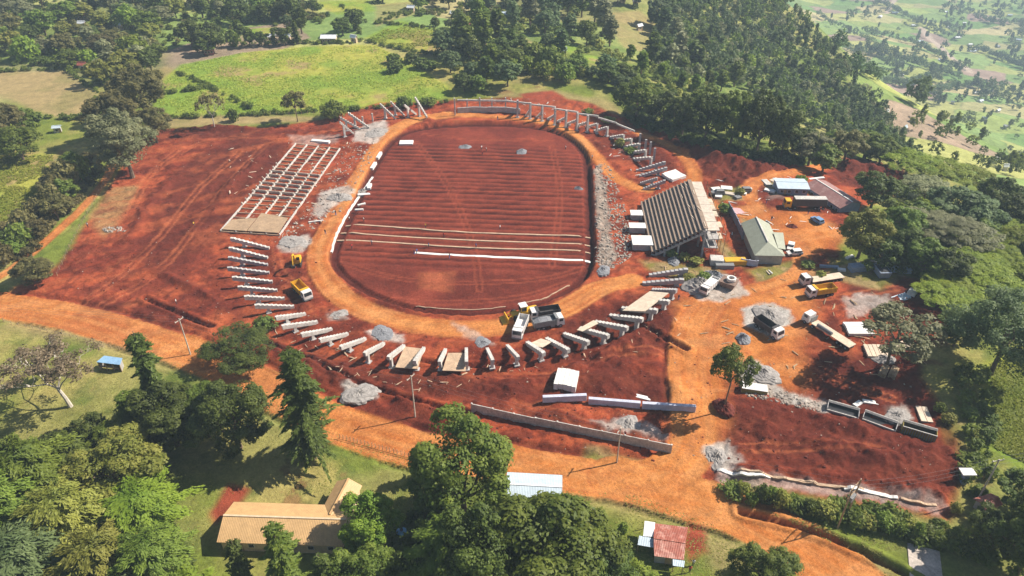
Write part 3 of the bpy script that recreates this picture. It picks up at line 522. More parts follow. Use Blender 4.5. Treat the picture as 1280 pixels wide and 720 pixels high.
# ---------------------------------------------------------------- trees, nearest first
for a in [
 (205,520,62,118,'conifer','dark','tall dark conifer at the roadside left of the leafy clump'),
 (222,556,96,92,'round','dark','dark rounded tree on the left of the clump beside the lawn'), (262,545,80,72,'round','mid','mid green tree in the middle of the clump beside the lawn'),
 (300,560,98,100,'round','dark','broad dark tree on the right of the clump beside the lawn'), (175,545,60,70,'conifer','mid','shaggy green conifer at the left end of the clump beside the lawn'),
 (303,452,86,48,'spread','dark','wide flat dark tree with pale limbs between the dirt road and the raker frames'), (332,412,28,20,'bush','dark','low dark bush beside the white raker beams'),
 (392,572,84,140,'conifer','dark','tall spire-shaped dark conifer standing alone beside the dirt road'),
 (580,648,128,136,'round','mid','large spreading green tree beside the road in front of the blue-grey roof'), (530,600,30,44,'conifer','mid','small conifer at the left foot of the large spreading tree'),
 (690,755,170,140,'round','mid','big bushy green tree at the bottom edge before the blue-grey roof'), (602,760,112,128,'round','dark','dark leafy tree at the bottom edge left of the big bushy tree'), (560,735,80,90,'plume','mid','feathery green tree in the shade below the spreading tree'),
 (747,760,90,80,'round','dark','dark tree at the bottom edge right of the big bushy tree'), (645,700,80,80,'round','dark','dark crown wedged behind the big bushy tree'),
 (468,690,78,82,'round','bright','bright green rounded tree at the right end of the tan-roofed house'), (455,762,96,86,'round','mid','mid green rounded tree at the bottom edge below the tan-roofed house'),
 (368,755,72,106,'conifer','mid','pointed green conifer in front of the tan-roofed house'), (318,762,52,96,'conifer','dark','narrow dark conifer in front of the left end of the tan-roofed house'), (415,765,50,80,'conifer','dark','short dark conifer before the right end of the tan-roofed house'),
 (160,622,118,98,'round','yellow','pale yellow-green rounded tree in the grove at lower left'), (182,668,100,78,'plume','bright','vivid green feathery tree in the grove beside the red yard'),
 (60,640,100,108,'plume','mid','feathery mid green tree on the upper left of the grove'), (95,600,70,70,'plume','dark','dark feathery tree at the top of the grove'), (118,565,52,56,'round','dark','small dark tree between the lawn and the grove'),
 (145,575,44,56,'plume','mid','small feathery tree beside the pale yellow-green tree'), (22,690,100,110,'plume','mid','feathery tree at the left edge of the grove'), (100,690,92,100,'plume','yellow','yellow-green feathery tree in the middle of the grove'),
 (45,755,110,110,'plume','blue','blue-green feathery tree at the bottom left corner'), (145,745,92,98,'plume','yellow','yellow-green plumed tree on the lower side of the grove'), (100,770,96,80,'plume','mid','green plumed tree on the bottom edge of the grove'),
 (205,742,80,92,'plume','mid','feathery tree right of the grove near the tan-roofed house'), (190,775,84,70,'plume','mid','green feathery tree at the bottom edge right of the plumed ones'), (240,770,70,60,'plume','bright','bright feathery bush at the bottom edge near the tan house'),
 (150,790,80,80,'plume','blue','blue-green plume on the bottom edge of the grove'), (5,620,70,80,'plume','dark','dark feathery tree at the left edge above the grove'), (60,590,46,46,'plume','mid','low feathery tree at the edge of the dry lawn'),
 (88,508,112,98,'bare','brown','nearly leafless pale-limbed tree on the lawn left of the blue-roofed shed'),
 (905,512,50,86,'sapling','mid','slender round-headed tree alone beside the orange site track'),
 (1108,458,88,84,'sapling','grey','grey-green tree with open limbs beside the stacked planks'),
 (950,745,86,72,'round','mid','rounded tree at the bottom edge right of the rusty-roofed house'),
 (790,745,44,46,'plume','bright','small bright feathery tree below the rusty-roofed house'), (778,668,12,16,'bush','mid','tiny shrub on the lawn beside the rusty-roofed house'),
 (1238,468,120,112,'spread','blue','huge dark blue-green tree above the right crop field'), (1192,432,50,46,'round','dark','dark tree on the left side of the huge blue-green tree'),
 (1268,720,110,130,'round','dark','tall dark tree in the bottom right corner'), (1275,640,66,60,'round','dark','dark tree below the right crop field'), (1235,690,66,70,'round','dark','dark tree at the end of the lower hedge'),
 (1072,322,58,72,'round','yellow','yellow-green tree beside the parked blue car'), (1088,262,52,56,'round','dark','dark blue-green tree right of the red-roofed long building'), (1122,304,50,54,'round','mid','fresh green round tree right of the yellow-green tree'),
 (1028,215,40,40,'round','mid','mid green tree at the wood edge above the long building'), (1010,207,44,48,'round','grey','pale greyish tree at the wood edge behind the long building'),
 (166,222,82,92,'round','grey','big greyish olive tree at the corner of the red cutting'), (150,178,62,72,'round','olive','dense brown-olive tree left behind the corner tree'), (184,150,60,74,'round','olive','olive tree at the top of the row by the red cutting'), (196,178,46,50,'round','olive','small olive tree beside the red cutting'), (170,128,50,44,'round','olive','olive crown in the tree row above the cutting'),
 (190,92,28,34,'round','dark','round dark tree on a clear stem beside the dry field'),
 (48,352,50,38,'round','olive','lone olive bush-like tree at the bend of the red path'),
 (12,186,54,66,'round','olive','olive tree at the left edge beside the small hut'), (40,170,32,40,'round','mid','mid green tree near the small white hut'), (30,200,52,50,'round','mid','green tree below the left-edge olive tree'),
 (372,152,30,40,'sapling','olive','thin-crowned tree between the crop field and the site'), (418,148,30,24,'bush','mid','rounded bush at the foot of the bright crop field'), (268,158,28,44,'bare','olive','sparse leafless tree beside the red cutting wall'), (293,152,13,16,'bush','dark','small dark shrub on the edge of the crop field'), (505,135,20,16,'bush','dark','dark shrub behind the tilted raker beams'), (537,132,20,12,'bush','mid','low green shrub behind the raker beams')]:
    px, py, w, h, k, hu, lb = a; tree(px, py, w, h, k, hu, lb, name='bush' if 'bush' in lb or 'shrub' in lb else None, cat='bush' if ('bush' in lb and 'tree' not in lb) or 'shrub' in lb else 'tree', lod=0 if hu == 'grey' and k == 'sapling' else None, lean=-.2 if k == 'bare' and hu == 'brown' else 0)
# the dark row standing behind the stadium on the right
for i, (px, py, w, h) in enumerate([(795,150,54,58),(828,160,44,48),(852,172,46,58),(880,180,52,74),(912,186,54,78),(945,192,52,84),(975,200,48,70),(1000,200,40,48),(865,160,40,52),(928,172,46,62),(962,180,44,60),(896,166,40,56),(820,140,40,34)]):
    tree(px, py, w, h, 'round', 'dark' if i % 4 else 'mid', 'tall dark green tree in the dense row above the red spoil heaps', 'dark trees behind the spoil heaps')
# the right-hand wood on the edge of the plateau
for i, (px, py, w, h, k, hu) in enumerate([(1055,200,44,44,'round','olive'),(1080,198,36,36,'gum','mid'),(1098,206,46,40,'round','mid'),(1130,222,64,36,'flat','acacia'),(1170,232,70,36,'flat','acacia'),(1205,240,60,34,'flat','acacia'),
    (1190,282,70,58,'round','blue'),(1215,290,56,52,'round','blue'),(1152,258,56,40,'flat','grey'),(1140,300,60,40,'flat','grey'),(1175,310,74,46,'flat','grey'),(1205,320,66,44,'flat','grey'),(1238,270,44,58,'round','dark'),(1258,285,46,50,'round','dark'),
    (1150,345,50,52,'round','mid'),(1178,352,50,50,'round','dark'),(1200,345,66,34,'flat','acacia'),(1240,325,70,34,'flat','acacia'),(1265,305,60,30,'flat','acacia'),(1228,300,60,28,'flat','acacia'),(1180,372,66,28,'flat','acacia'),(1225,350,70,34,'flat','acacia'),(1255,345,76,36,'flat','acacia'),(1240,372,72,34,'flat','acacia'),(1275,325,56,44,'flat','acacia'),(1285,365,60,40,'flat','acacia'),
    (1175,385,70,30,'flat','acacia'),(1210,392,64,28,'flat','acacia'),(1250,398,60,30,'flat','acacia'),(1280,405,56,34,'flat','acacia'),(1288,340,40,56,'round','dark'),(1290,300,44,44,'round','dark'),(1130,330,44,52,'round','dark'),(1100,335,40,44,'round','dark'),(1225,305,40,36,'round','mid'),(1150,280,40,34,'round','mid'),(1270,262,40,30,'round','blue'),(1240,245,36,26,'round','mid')]):
    lb = {'acacia': 'lime green flat-topped tree in the wood along the plateau edge', 'grey': 'grey-green flat-topped tree in the wood right of the long building', 'blue': 'blue-green dense tree rising from the wood on the plateau edge', 'dark': 'dark shaded tree inside the wood right of the work yard', 'olive': 'olive brown tree in the wood along the plateau edge', 'mid': 'mid green leafy tree in the wood along the plateau edge'}[hu]
    tree(px, py, w, h, k, hu, lb, {'acacia': 'lime flat-topped trees', 'grey': 'grey flat-topped trees', 'blue': 'blue-green trees of the wood', 'dark': 'dark trees of the wood', 'olive': 'olive trees of the wood', 'mid': 'green trees of the wood'}[hu])
def in_poly(x, y, poly):
    ins = False; n = len(poly)
    for i in range(n):
        (ax, ay), (bx, by) = poly[i], poly[(i+1) % n]
        if (ay > y) != (by > y) and x < (bx-ax)*(y-ay)/(by-ay)+ax: ins = not ins
    return ins
CLEAR = [[(662,38),(722,58),(718,76),(672,66)], [(724,64),(754,70),(752,92),(727,88)], [(596,22),(676,54),(670,72),(598,48)], [(754,12),(806,12),(818,42),(810,76),(775,70),(758,44)], [(640,100),(700,100),(790,138),(735,138),(650,112)], [(300,30),(352,28),(352,56),(300,58)], [(392,0),(466,0),(474,20),(415,26)], [(470,4),(520,0),(522,22),(472,34)], [(205,60),(230,58),(230,80),(200,84)], [(690,20),(730,22),(728,36),(692,34)]]
def scatter(poly, n, dmin, seed, tries=6000):
    """irregular spots in a patch of the photograph"""
    g = RN(seed); xs = [p[0] for p in poly]; ys_ = [p[1] for p in poly]; r = []
    if dmin <= 3.5:
        c = np.stack([min(xs)+g.rand(tries)*(max(xs)-min(xs)), min(ys_)+g.rand(tries)*(max(ys_)-min(ys_))], 1); ins = np.zeros(tries, bool)
        for (ax, ay), (bx, by) in zip(poly, poly[1:]+poly[:1]): ins ^= ((ay > c[:, 1]) != (by > c[:, 1])) & (c[:, 0] < (bx-ax)*(c[:, 1]-ay)/(by-ay+1e-12)+ax)
        return [tuple(q) for q in c[ins][:n] if not (seed < 40 and any(in_poly(q[0], q[1], z) for z in CLEAR))]
    for _ in range(tries):
        if len(r) >= n: break
        x = min(xs)+g.rand()*(max(xs)-min(xs)); y = min(ys_)+g.rand()*(max(ys_)-min(ys_))
        if in_poly(x, y, poly) and not any(in_poly(x, y, z) for z in CLEAR) and all((x-a)**2+((y-b)*1.5)**2 > dmin*dmin for a, b in r): r.append((x, y))
    return sorted(r, key=lambda q: q[1])
def grove(poly, n, dmin, seed, w, forms, hl, label, group):
    """trees of one patch; hl = height over width"""
    g = RN(seed+500)
    for x, y in scatter(poly, n, dmin, seed):
        k, hu = forms[g.randint(len(forms))]; ww = w*(.7+.6*g.rand()); ww = ww*(.62 if k in ('gum', 'conifer') else 1); tree(x, y, ww, ww*hl*(.85+.3*g.rand())*(1.7 if k in ('gum', 'conifer') else 1), k, hu, label, group, lod=2 if w < 24 else 1)
grove([(88,205),(118,192),(128,215),(95,255),(60,302),(20,328),(-10,338),(-10,318),(50,268),(75,232)], 17, 14, 1, 30, [('bush','olive'),('round','olive'),('bush','mid'),('round','mid')], 1.0, 'olive shrubby tree in the thick hedge between the red path and the crop field', 'shrubby trees along the red path')
grove([(-10,30),(60,25),(200,20),(215,60),(150,110),(120,105),(70,80),(-10,78)], 34, 17, 2, 30, [('round','olive'),('round','mid'),('round','dark'),('round','yellow'),('round','grey'),('gum','grey'),('bush','bright'),('round','mid')], .9, 'green tree in the mixed woodland beyond the dry field at upper left', 'woodland at upper left')
grove([(-10,6),(110,4),(300,2),(300,26),(240,26),(215,40),(60,24),(-10,30)], 22, 19, 3, 28, [('round','mid'),('round','yellow'),('gum','dark'),('round','grey'),('gum','grey'),('round','blue')], 1.0, 'hazy tree along the top left skyline of the photo', 'far trees at the top left')
grove([(228,62),(262,52),(280,64),(258,70)], 5, 11, 4, 27, [('round','olive'),('round','dark')], 1, 'dense brown-green tree by the little red shed', 'trees by the red shed')
grove([(270,52),(330,46),(370,48),(375,58),(300,60)], 9, 11, 5, 17, [('round','dark'),('gum','dark'),('bush','mid'),('conifer','dark')], 1.2, 'small dark tree in the row behind the bright crop field', 'tree row behind the crop field')
grove([(290,30),(345,24),(390,30),(385,46),(340,40)], 8, 13, 6, 24, [('round','dark'),('gum','dark'),('round','blue')], 1.2, 'dark tree above the row behind the crop field', 'dark trees beyond the crop field')
grove([(300,2),(420,2),(560,4),(640,2),(640,20),(560,30),(540,14),(440,20),(300,24)], 16, 20, 7, 22, [('round','mid'),('round','dark'),('gum','blue'),('round','blue')], 1.1, 'tree among the small farms on the top edge', 'trees among the top farms')
grove([(420,30),(445,28),(450,42),(425,44)], 2, 16, 8, 28, [('round','dark')], 1, 'dark round tree beside the red farm track', 'dark trees by the red farm track')
grove([(484,80),(540,76),(545,88),(486,92)], 5, 11, 9, 17, [('bush','dark')], .7, 'low dark hedge bush in the far corner of the crop field', 'hedge bushes in the field corner')
grove([(535,32),(590,36),(592,48),(536,44)], 6, 9, 10, 14, [('bush','dark'),('round','dark')], .9, 'dark hedge tree behind the terraced plot', 'hedge behind the terraced plot')
grove([(548,50),(600,40),(640,60),(640,110),(590,120),(560,90)], 16, 18, 11, 32, [('round','dark'),('round','blue'),('round','mid'),('gum','mid'),('gum','dark')], 1.15, 'tall green tree in the wood behind the stadium bend', 'wood behind the stadium bend')
grove([(575,100),(605,98),(610,112),(580,120)], 3, 14, 12, 26, [('round','dark'),('bush','mid'),('round','mid')], 1, 'bushy tree just behind the curved retaining wall', 'bushy trees behind the curved wall')
grove([(640,2),(720,2),(800,4),(830,40),(800,60),(720,62),(690,80),(655,60),(640,40)], 24, 18, 13, 27, [('gum','blue'),('gum','mid'),('round','blue'),('round','mid'),('gum','grey')], 1.2, 'tall blue-green gum tree on the hillside behind the stadium', 'gum trees on the hillside')
grove([(640,62),(660,75),(700,88),(760,84),(800,105),(780,118),(740,104),(690,102),(640,100)], 18, 16, 14, 24, [('bush','mid'),('round','mid'),('round','dark'),('bush','bright'),('round','blue')], .95, 'leafy tree on the green slope above the curved frames', 'trees on the slope above the curved frames')
grove([(780,50),(850,40),(900,90),(930,110),(880,118),(810,108),(770,80)], 20, 15, 15, 22, [('gum','mid'),('gum','blue'),('gum','dark'),('gum','grey'),('round','dark')], 1.2, 'slim gum tree on the steep forested slope', 'gum trees on the steep slope')
# ---------------------------------------------------------------- more materials
def flat_mat(name, c, rough=.7, metal=0, amt=.16, scales=(.9, 5), spec=.3):
    m, nt, b = nmat(name, rough); b.inputs['Metallic'].default_value = metal; b.inputs['Specular IOR Level'].default_value = spec
    r = nt.nodes.new('ShaderNodeRGB'); r.outputs[0].default_value = (*c, 1); nt.links.new(noise_mul(nt, r.outputs[0], amt, scales) if amt else r.outputs[0], b.inputs['Base Color']); return m
def sheet_mat(name, c, c2=None, pitch=.3, amt=.12):
    """corrugated sheet: fine ridges along the local X, blotched with wear"""
    m, nt, b = nmat(name, .55); b.inputs['Specular IOR Level'].default_value = .35; r = nt.nodes.new('ShaderNodeRGB'); r.outputs[0].default_value = (*c, 1); src = r.outputs[0]
    tc = nt.nodes.new('ShaderNodeTexCoord')
    if c2:
        no = N(nt, 'ShaderNodeTexNoise', Scale=.7, Detail=6.0, Roughness=.7); nt.links.new(tc.outputs['Object'], no.inputs['Vector']); rp = nt.nodes.new('ShaderNodeMapRange'); nt.links.new(no.outputs[0], rp.inputs[0]); rp.inputs[1].default_value = .48; rp.inputs[2].default_value = .62
        mx = N(nt, 'ShaderNodeMix', data_type='RGBA'); nt.links.new(rp.outputs[0], mx.inputs[0]); nt.links.new(src, mx.inputs[6]); mx.inputs[7].default_value = (*c2, 1); src = mx.outputs[2]
    nt.links.new(noise_mul(nt, src, amt, (.8, 4)), b.inputs['Base Color'])
    wv = N(nt, 'ShaderNodeTexWave', Scale=1/pitch/3.14, Distortion=0.0); nt.links.new(tc.outputs['Object'], wv.inputs['Vector']); bu = N(nt, 'ShaderNodeBump', Strength=.5, Distance=.05); nt.links.new(wv.outputs[0], bu.inputs['Height']); nt.links.new(bu.outputs[0], b.inputs['Normal']); return m
MC = flat_mat('concrete_pale', (.48, .45, .41), amt=.26, scales=(.5, 2.5)); MC2 = flat_mat('concrete_grey', (.36, .34, .33), amt=.22); MC3 = flat_mat('concrete_warm', (.50, .42, .34), amt=.2); MWH = flat_mat('white_slab', (.66, .64, .60), amt=.1); MDUST = flat_mat('dusty_slab', (.42, .29, .19), amt=.22, scales=(.5, 3))
MTAN = flat_mat('slab_tan', (.34, .23, .14), amt=.22, scales=(.4, 2)); MSTEP = flat_mat('step_concrete', (.25, .18, .13), amt=.2); MSTL = flat_mat('dark_steel', (.05, .05, .055), .5, .3); MWOOD = flat_mat('timber', (.34, .23, .13), amt=.25); MPLANK = flat_mat('pale_plank', (.55, .44, .33), amt=.18)
MTYRE = flat_mat('rubber', (.025, .024, .023), .9, amt=0); MYEL = flat_mat('yellow_paint', (.62, .34, .02), .5, amt=.12); MWP = flat_mat('white_paint', (.66, .63, .60), .45, amt=.2); MGL = flat_mat('dark_glass', (.02, .025, .03), .12, amt=0, spec=.6); MGR = flat_mat('grey_paint', (.20, .20, .20), .55); MDK = flat_mat('dark_tipper_paint', (.06, .055, .055), .55); MBL = flat_mat('blue_paint', (.16, .28, .45), .35)
MGRAV = flat_mat('grey_gravel', (.27, .245, .225), .95, amt=.3, scales=(1.2, 7)); MGRAV2 = flat_mat('dark_gravel', (.19, .19, .20), .95, amt=.3, scales=(1.2, 7)); MDIRT = flat_mat('red_spoil', (.12, .024, .014), .95, amt=.3, scales=(1, 5)); MSTONE = flat_mat('stone', (.31, .26, .215), .9, amt=.3, scales=(.3, 2))
RTAN = sheet_mat('roof_tan', (.50, .31, .14)); RBLU = sheet_mat('roof_bluegrey', (.44, .52, .58)); RRUST = sheet_mat('roof_rust', (.30, .085, .055), (.44, .22, .17), amt=.2); RGRN = sheet_mat('roof_greygreen', (.30, .31, .235)); RRED = sheet_mat('roof_maroon', (.25, .12, .105), (.33, .2, .18)); RWHT = sheet_mat('roof_white', (.72, .73, .74)); RBRN = sheet_mat('roof_red', (.36, .10, .07)); ROLV = flat_mat('olive_paint', (.27, .21, .05), amt=.2)
WCR = flat_mat('wall_cream', (.55, .42, .28)); WBL = flat_mat('wall_bluegrey', (.22, .26, .33)); WGY = flat_mat('wall_grey', (.33, .31, .29)); WRD = flat_mat('wall_red', (.34, .10, .08)); WLAV = flat_mat('wall_pale_blue', (.46, .47, .56)); MPINK = sheet_mat('pink_sheet', (.62, .33, .33))
def build(mb, name, mat, par, **k): return mb.build(name, mat, par, **k)
def rel(o, p): return Vector(p)-Vector(o.location)
def quad_slab(mb, c4, th):
    """slab with four given top corners and a thickness"""
    c = [Vector(p) for p in c4]; d = Vector((0, 0, th)); mb.add(c+[p-d for p in c], [(0, 1, 2, 3), (7, 6, 5, 4)]+[(a, 4+a, 4+(a+1) % 4, (a+1) % 4) for a in range(4)])
ORD = ['first', 'second', 'third', 'fourth', 'fifth', 'sixth', 'seventh', 'eighth', 'ninth', 'tenth', 'eleventh', 'twelfth', 'thirteenth', 'fourteenth', 'fifteenth', 'sixteenth', 'seventeenth', 'eighteenth', 'nineteenth', 'twentieth']
def raker(outer, inner, h, cf, label, group, w=.75, dep=1.0, nteeth=9, mat=None, post2=None, above=0, cw=.7, zin=.35):
    """a stepped raking beam from a low inner end up to a high outer end on a column"""
    mat = mat or MC; A = gp(*inner); g0 = A.z; B = atz(outer[0], outer[1], g0+h); u = Vector((B.x-A.x, B.y-A.y, 0)); L = u.length; u /= L; n = Vector((-u.y, u.x, 0))
    o = thing('raker_frame', label, 'raker frame', A, 0, group); sl = (h-zin)/L
    top = []
    for k in range(nteeth): top += [(L*k/nteeth, zin+sl*L*k/nteeth+.30), (L*(k+.72)/nteeth, zin+sl*L*k/nteeth+.30)]
    top += [(L, h), (L, h-dep), (0, zin-dep*.7)]
    m = MB(); m.prism(top, -w/2, w/2, lambda a, b, t: u*a+n*t+Vector((0, 0, b))); m.build('stepped_beam', mat, o)
    for i, f in enumerate([cf]+([post2] if post2 else [])):
        P = A+u*(L*f); gz = float(hq(P.x, P.y)); top_z = g0+zin+sl*L*f-dep*.55 if not (above and i == 0) else g0+zin+sl*L*f+above; m = MB(); m.box(u*(L*f)+Vector((0, 0, (top_z+gz)/2-g0-.25)), (cw, cw*.9, top_z-gz+.5), rz=math.atan2(u.y, u.x)); m.build('column', mat, o)
        m = MB(); m.box(u*(L*f)+Vector((0, 0, gz-g0+.05)), (1.3, 1.3, .3), rz=math.atan2(u.y, u.x)); m.build('footing', MC2, o)
    return o
left = [((288,297),(337,311)),((286,309),(335,323)),((285,321),(335,332)),((284,334),(337,342)),((290,346),(341,353)),((297,358),(347,364)),((305,370),(356,374)),((318,381),(368,384)),((344,396),(382,393)),((352,407),(397,403)),((376,417),(415,412)),((399,424),(435,418)),((425,433),(457,424))]
for i, (a, b) in enumerate(left): raker(a, b, 3.3, .66 if i > 7 else .68, f'white stepped beam on a column, {ORD[i]} in the left curve from the slab grid', 'raker frames of the left curve', mat=MC2 if i in (2, 3) else MC)
bot = [((455,441),(480,430)),((485,446),(505,433)),((518,451),(530,436)),((549,452),(557,438)),((583,452),(583,437)),((616,450),(609,437)),((648,446),(634,433))]
for i, (a, b) in enumerate(bot): raker(a, b, 3.6, .86, f'short white beam on a post below the oval, {ORD[i]} from the left', 'raker frames of the bottom curve')
rgt = [((680,441),(659,429)),((711,437),(683,424)),((736,427),(705,418)),((761,419),(725,411)),((785,409),(744,403)),((804,398),(762,395)),((822,387),(777,386)),((837,376),(800,375)),((846,362),(815,363)),((860,336),(811,345)),((855,349),(803,355))]
for i, (a, b) in enumerate(rgt): raker(a, b, 3.4 if i < 9 else 2.4, .84, f'grey stepped beam on a column, {ORD[i]} right of the parked white tipper', 'raker frames of the lower right curve', w=.95, dep=1.1, cw=.9, mat=MC if i < 8 else MC2)
tl = [((424,151),(442,167)),((424.5,145.5),(451,162)),((435,140),(462,160)),((475,129),(495,149)),((488,126),(506,145)),((505,130),(520,143)),((519,121),(534,147))]
for i, (a, b) in enumerate(tl): raker(a, b, 6.2, .72, f'steep white raking beam at the far left stadium corner, {ORD[i]} from left', 'steep raker frames at the far left', w=.6)
for i, (x, y, h) in enumerate([(454,156,3.4), (466,152,3.4), (600,137,5), (615,137,5), (632,137,5), (584,134,3.5), (569,144,7)]):
    p = gp(x, y); m = MB(); m.box((0, 0, h/2-.2), (.5, .5, h+.4)); tag(m.build('concrete_column', MC), f'bare upright concrete column at the far end of the oval, {ORD[i]} of seven from the left' if i < 2 else 'upright white post of the curved far wall', 'column', 'free columns at the far end').location = p
for o in [o for o in COL.objects if o.name.startswith('concrete_column')]:
    pass
_fc = sorted([o for o in COL.objects if o.name.startswith('concrete_column')], key=lambda o: o.location.x/max(o.location.y, 1))
for i, o in enumerate(_fc): o['label'] = f'bare white upright column beyond the far end of the oval, {ORD[i]} from the left'
arc = [((647,133),(646,139)),((663,136),(658,145)),((678,139),(671,147)),((694,143),(685,149)),((708,146),(697,152)),((722,149),(709,155)),((735,152),(721,157)),((747,154),(733,159)),((760,158),(743,164)),((780,168),(763,172)),((790,173),(771,177)),((800,179),(780,184)),((808,187),(787,191)),((815,196),(792,199))]
for i, (a, b) in enumerate(arc): raker(a, b, 4.2, .97, f'white frame with sloping beam on the far curve, {ORD[i]} from the left', 'frames of the far right curve', post2=.12, above=2.6 if i < 7 else 0, nteeth=6, cw=.75, w=.95)
for i, (x, y) in enumerate([(799,182), (806,190), (812,193), (817,201)]):
    p = gp(x, y); m = MB(); m.box((0, 0, 2.3), (.7, .6, 5.0)); tag(m.build('concrete_column', MC2), f'stout grey column in the trench beside the spoil road, {ORD[i]} from the far end', 'column', 'stout columns in the trench').location = p
# ring beam over the far curve
o = thing('ring_beam', 'long pale ring beam running behind the far curved frames', 'ring beam', gp(650,138)); pts = [gp(x, y)+Vector((0, 0, 3.9)) for x, y in [(572,137),(600,137),(632,138),(663,141),(694,147),(722,153),(747,158),(770,167),(792,176)]]
for a, b in zip(pts[:-1], pts[1:]):
    d = b-a; m = MB(); m.box((a+b)/2-o.location, (d.length-.02, .45, .6), rz=math.atan2(d.y, d.x)); m.build('beam_segment', MC, o)
o = thing('retaining_wall', 'low grey retaining wall round the far left bend behind white posts', 'wall', gp(610,141)); pts = [gp(x, y) for x, y in [(572,141),(590,140),(610,140),(630,140),(650,142)]]
for a, b in zip(pts[:-1], pts[1:]):
    d = b-a; m = MB(); m.box((a+b)/2-o.location+Vector((0, 0, .9)), (Vector((d.x, d.y)).length-.02, .5, 2.4), rz=math.atan2(d.y, d.x)); m.build('wall_section', MC2, o)
nb = [((832,202),(795,214)),((834,209),(799,221)),((822,222),(800,230)),((832,225),(804,237))]
for i, (a, b) in enumerate(nb): raker(a, b, 3.2, .7, f'grey toothed beam beside the far end of the grandstand, {ORD[i]} from the far side', 'toothed beams beside the grandstand', mat=MC2)
# ---------------------------------------------------------------- grandstand
F1 = atz(814,315,.8); F2 = atz(800,249,.8); B1 = atz(886,287,9.2); B2 = atz(865,229,9.2)
ax = ((F2-F1).normalized()+(Vector((B2.x-B1.x, B2.y-B1.y, 0))).normalized()).normalized(); LG = ((F2-F1).length+(B2-B1).length)/2; bx = Vector((ax.y, -ax.x, 0)); mid = (F1+F2+B1+B2)/4
DG = (((B1+B2)/2-(F1+F2)/2)); DG = DG.dot(bx); gs = thing('grandstand', 'stepped concrete grandstand under construction with scaffolded back', 'grandstand', Vector((mid.x, mid.y, 0)))
G = lambda a, d, z: ax*a+bx*d+Vector((0, 0, z))               # along the stand, towards the back, up; origin at its middle
rz_g = math.atan2(ax.y, ax.x); NS = 14; tr = DG/NS; rs = 8.4/NS
for k in range(NS):
    m = MB(); m.box(G(0, -DG/2+tr*(k+.5), .8+rs*(k+1)-.09), (LG, tr+.10, .18), rz=rz_g); m.build('tread', MSTEP, gs); m = MB(); m.box(G(0, -DG/2+tr*k+.06, .8+rs*(k+.5)-.08), (LG-.02, .12, rs-.02), rz=rz_g); m.build('riser', MC2, gs)
for a in np.linspace(-LG/2, LG/2, 6):
    pl = [(-DG/2, .3)]+sum([[(-DG/2+tr*k, .55+rs*k-.1), (-DG/2+tr*(k+1), .55+rs*k-.1)] for k in range(NS)], [])+[(DG/2, .7+8.4), (DG/2, 7.9), (-DG/2+1, -.1)]; m = MB(); m.prism(pl, -.22, .22, lambda u, w, t: G(a*.985+t, u, w-.12)); m.build('raking_beam', MC2, gs)
    for d, hh in ((DG/2-.5, 7.9), (0, 3.8), (-DG/4, 1.8)):
        m = MB(); m.box(G(a*.985, d, hh/2-.2), (.5, .5, hh+.4), rz=rz_g); m.build('column', MC2, gs)
for a in (-1, 1): m = MB(); m.box(G(a*(LG/2+.15), 0, .8+4.2+.45), (.22, math.hypot(DG, 8.4), .28), rz=rz_g, rx=0); 
for k in range(6):                                             # back landing: pale slabs on a lower beam, then raw floors and props behind
    a0 = -LG/2+LG*(k+.5)/6; m = MB(); m.box(G(a0, DG/2+1.7, 8.4), (LG/6-.15, 3.2, .3), rz=rz_g); m.build('landing_slab', MC3, gs)
for z in (2.8, 5.6):
    m = MB(); m.box(G(0, DG/2+1.9, z), (LG-.4, 3.6, .25), rz=rz_g); m.build('floor_slab', MC2, gs)
for a in np.linspace(-LG/2, LG/2, 9):
    for d in (DG/2+3.3, DG/2+5.2):
        m = MB(); m.tube([G(a, d, -.3), G(a, d, 7.6+(d > DG/2+4)*1.2)], .09, 5); m.build('scaffold_pole', MWOOD, gs)
for z in (2.4, 4.8, 7.2):
    for d in (DG/2+3.3, DG/2+5.2): m = MB(); m.tube([G(-LG/2, d+.1, z), G(LG/2, d+.1, z)], .07, 4); m.build('scaffold_rail', MWOOD, gs)
    g_ = RN(int(z*10))
    for _ in range(4): m = MB(); a = (g_.rand()-.5)*LG*.8; m.box(G(a, DG/2+4.25, z+.15), (3.2, 1.5, .08), rz=rz_g+.02); m.build('scaffold_board', MPLANK, gs)
def lying(name, cat, px, py, ln, wd, th, mat, label, end=None, ang=None, group=None, z=0, n=1, gap=.12, part='plank'):
    """n planks lying side by side on the ground; end = pixel their length points to"""
    p = gp(px, py)
    if end: q = gp(*end); ang = math.atan2(q.y-p.y, q.x-p.x)
    p.z += z
    if n == 1:
        m = MB(); m.box((0, 0, th/2-.03), (ln, wd, th+.06), ch=.04); o = tag(m.build(name, mat), label, cat, group); o.location = p; o.rotation_euler = (0, 0, ang); return o
    o = thing(name, label, cat, p, ang, group)
    for k in range(n): m = MB(); j = .15*math.sin(k*5.1+px); m.box((j, (k-(n-1)/2)*(wd+gap), th/2-.03), (ln, wd, th+.06), rz=.012*math.sin(k*3+py)); m.build(part, mat, o)
    return o
g_ = RN(4)
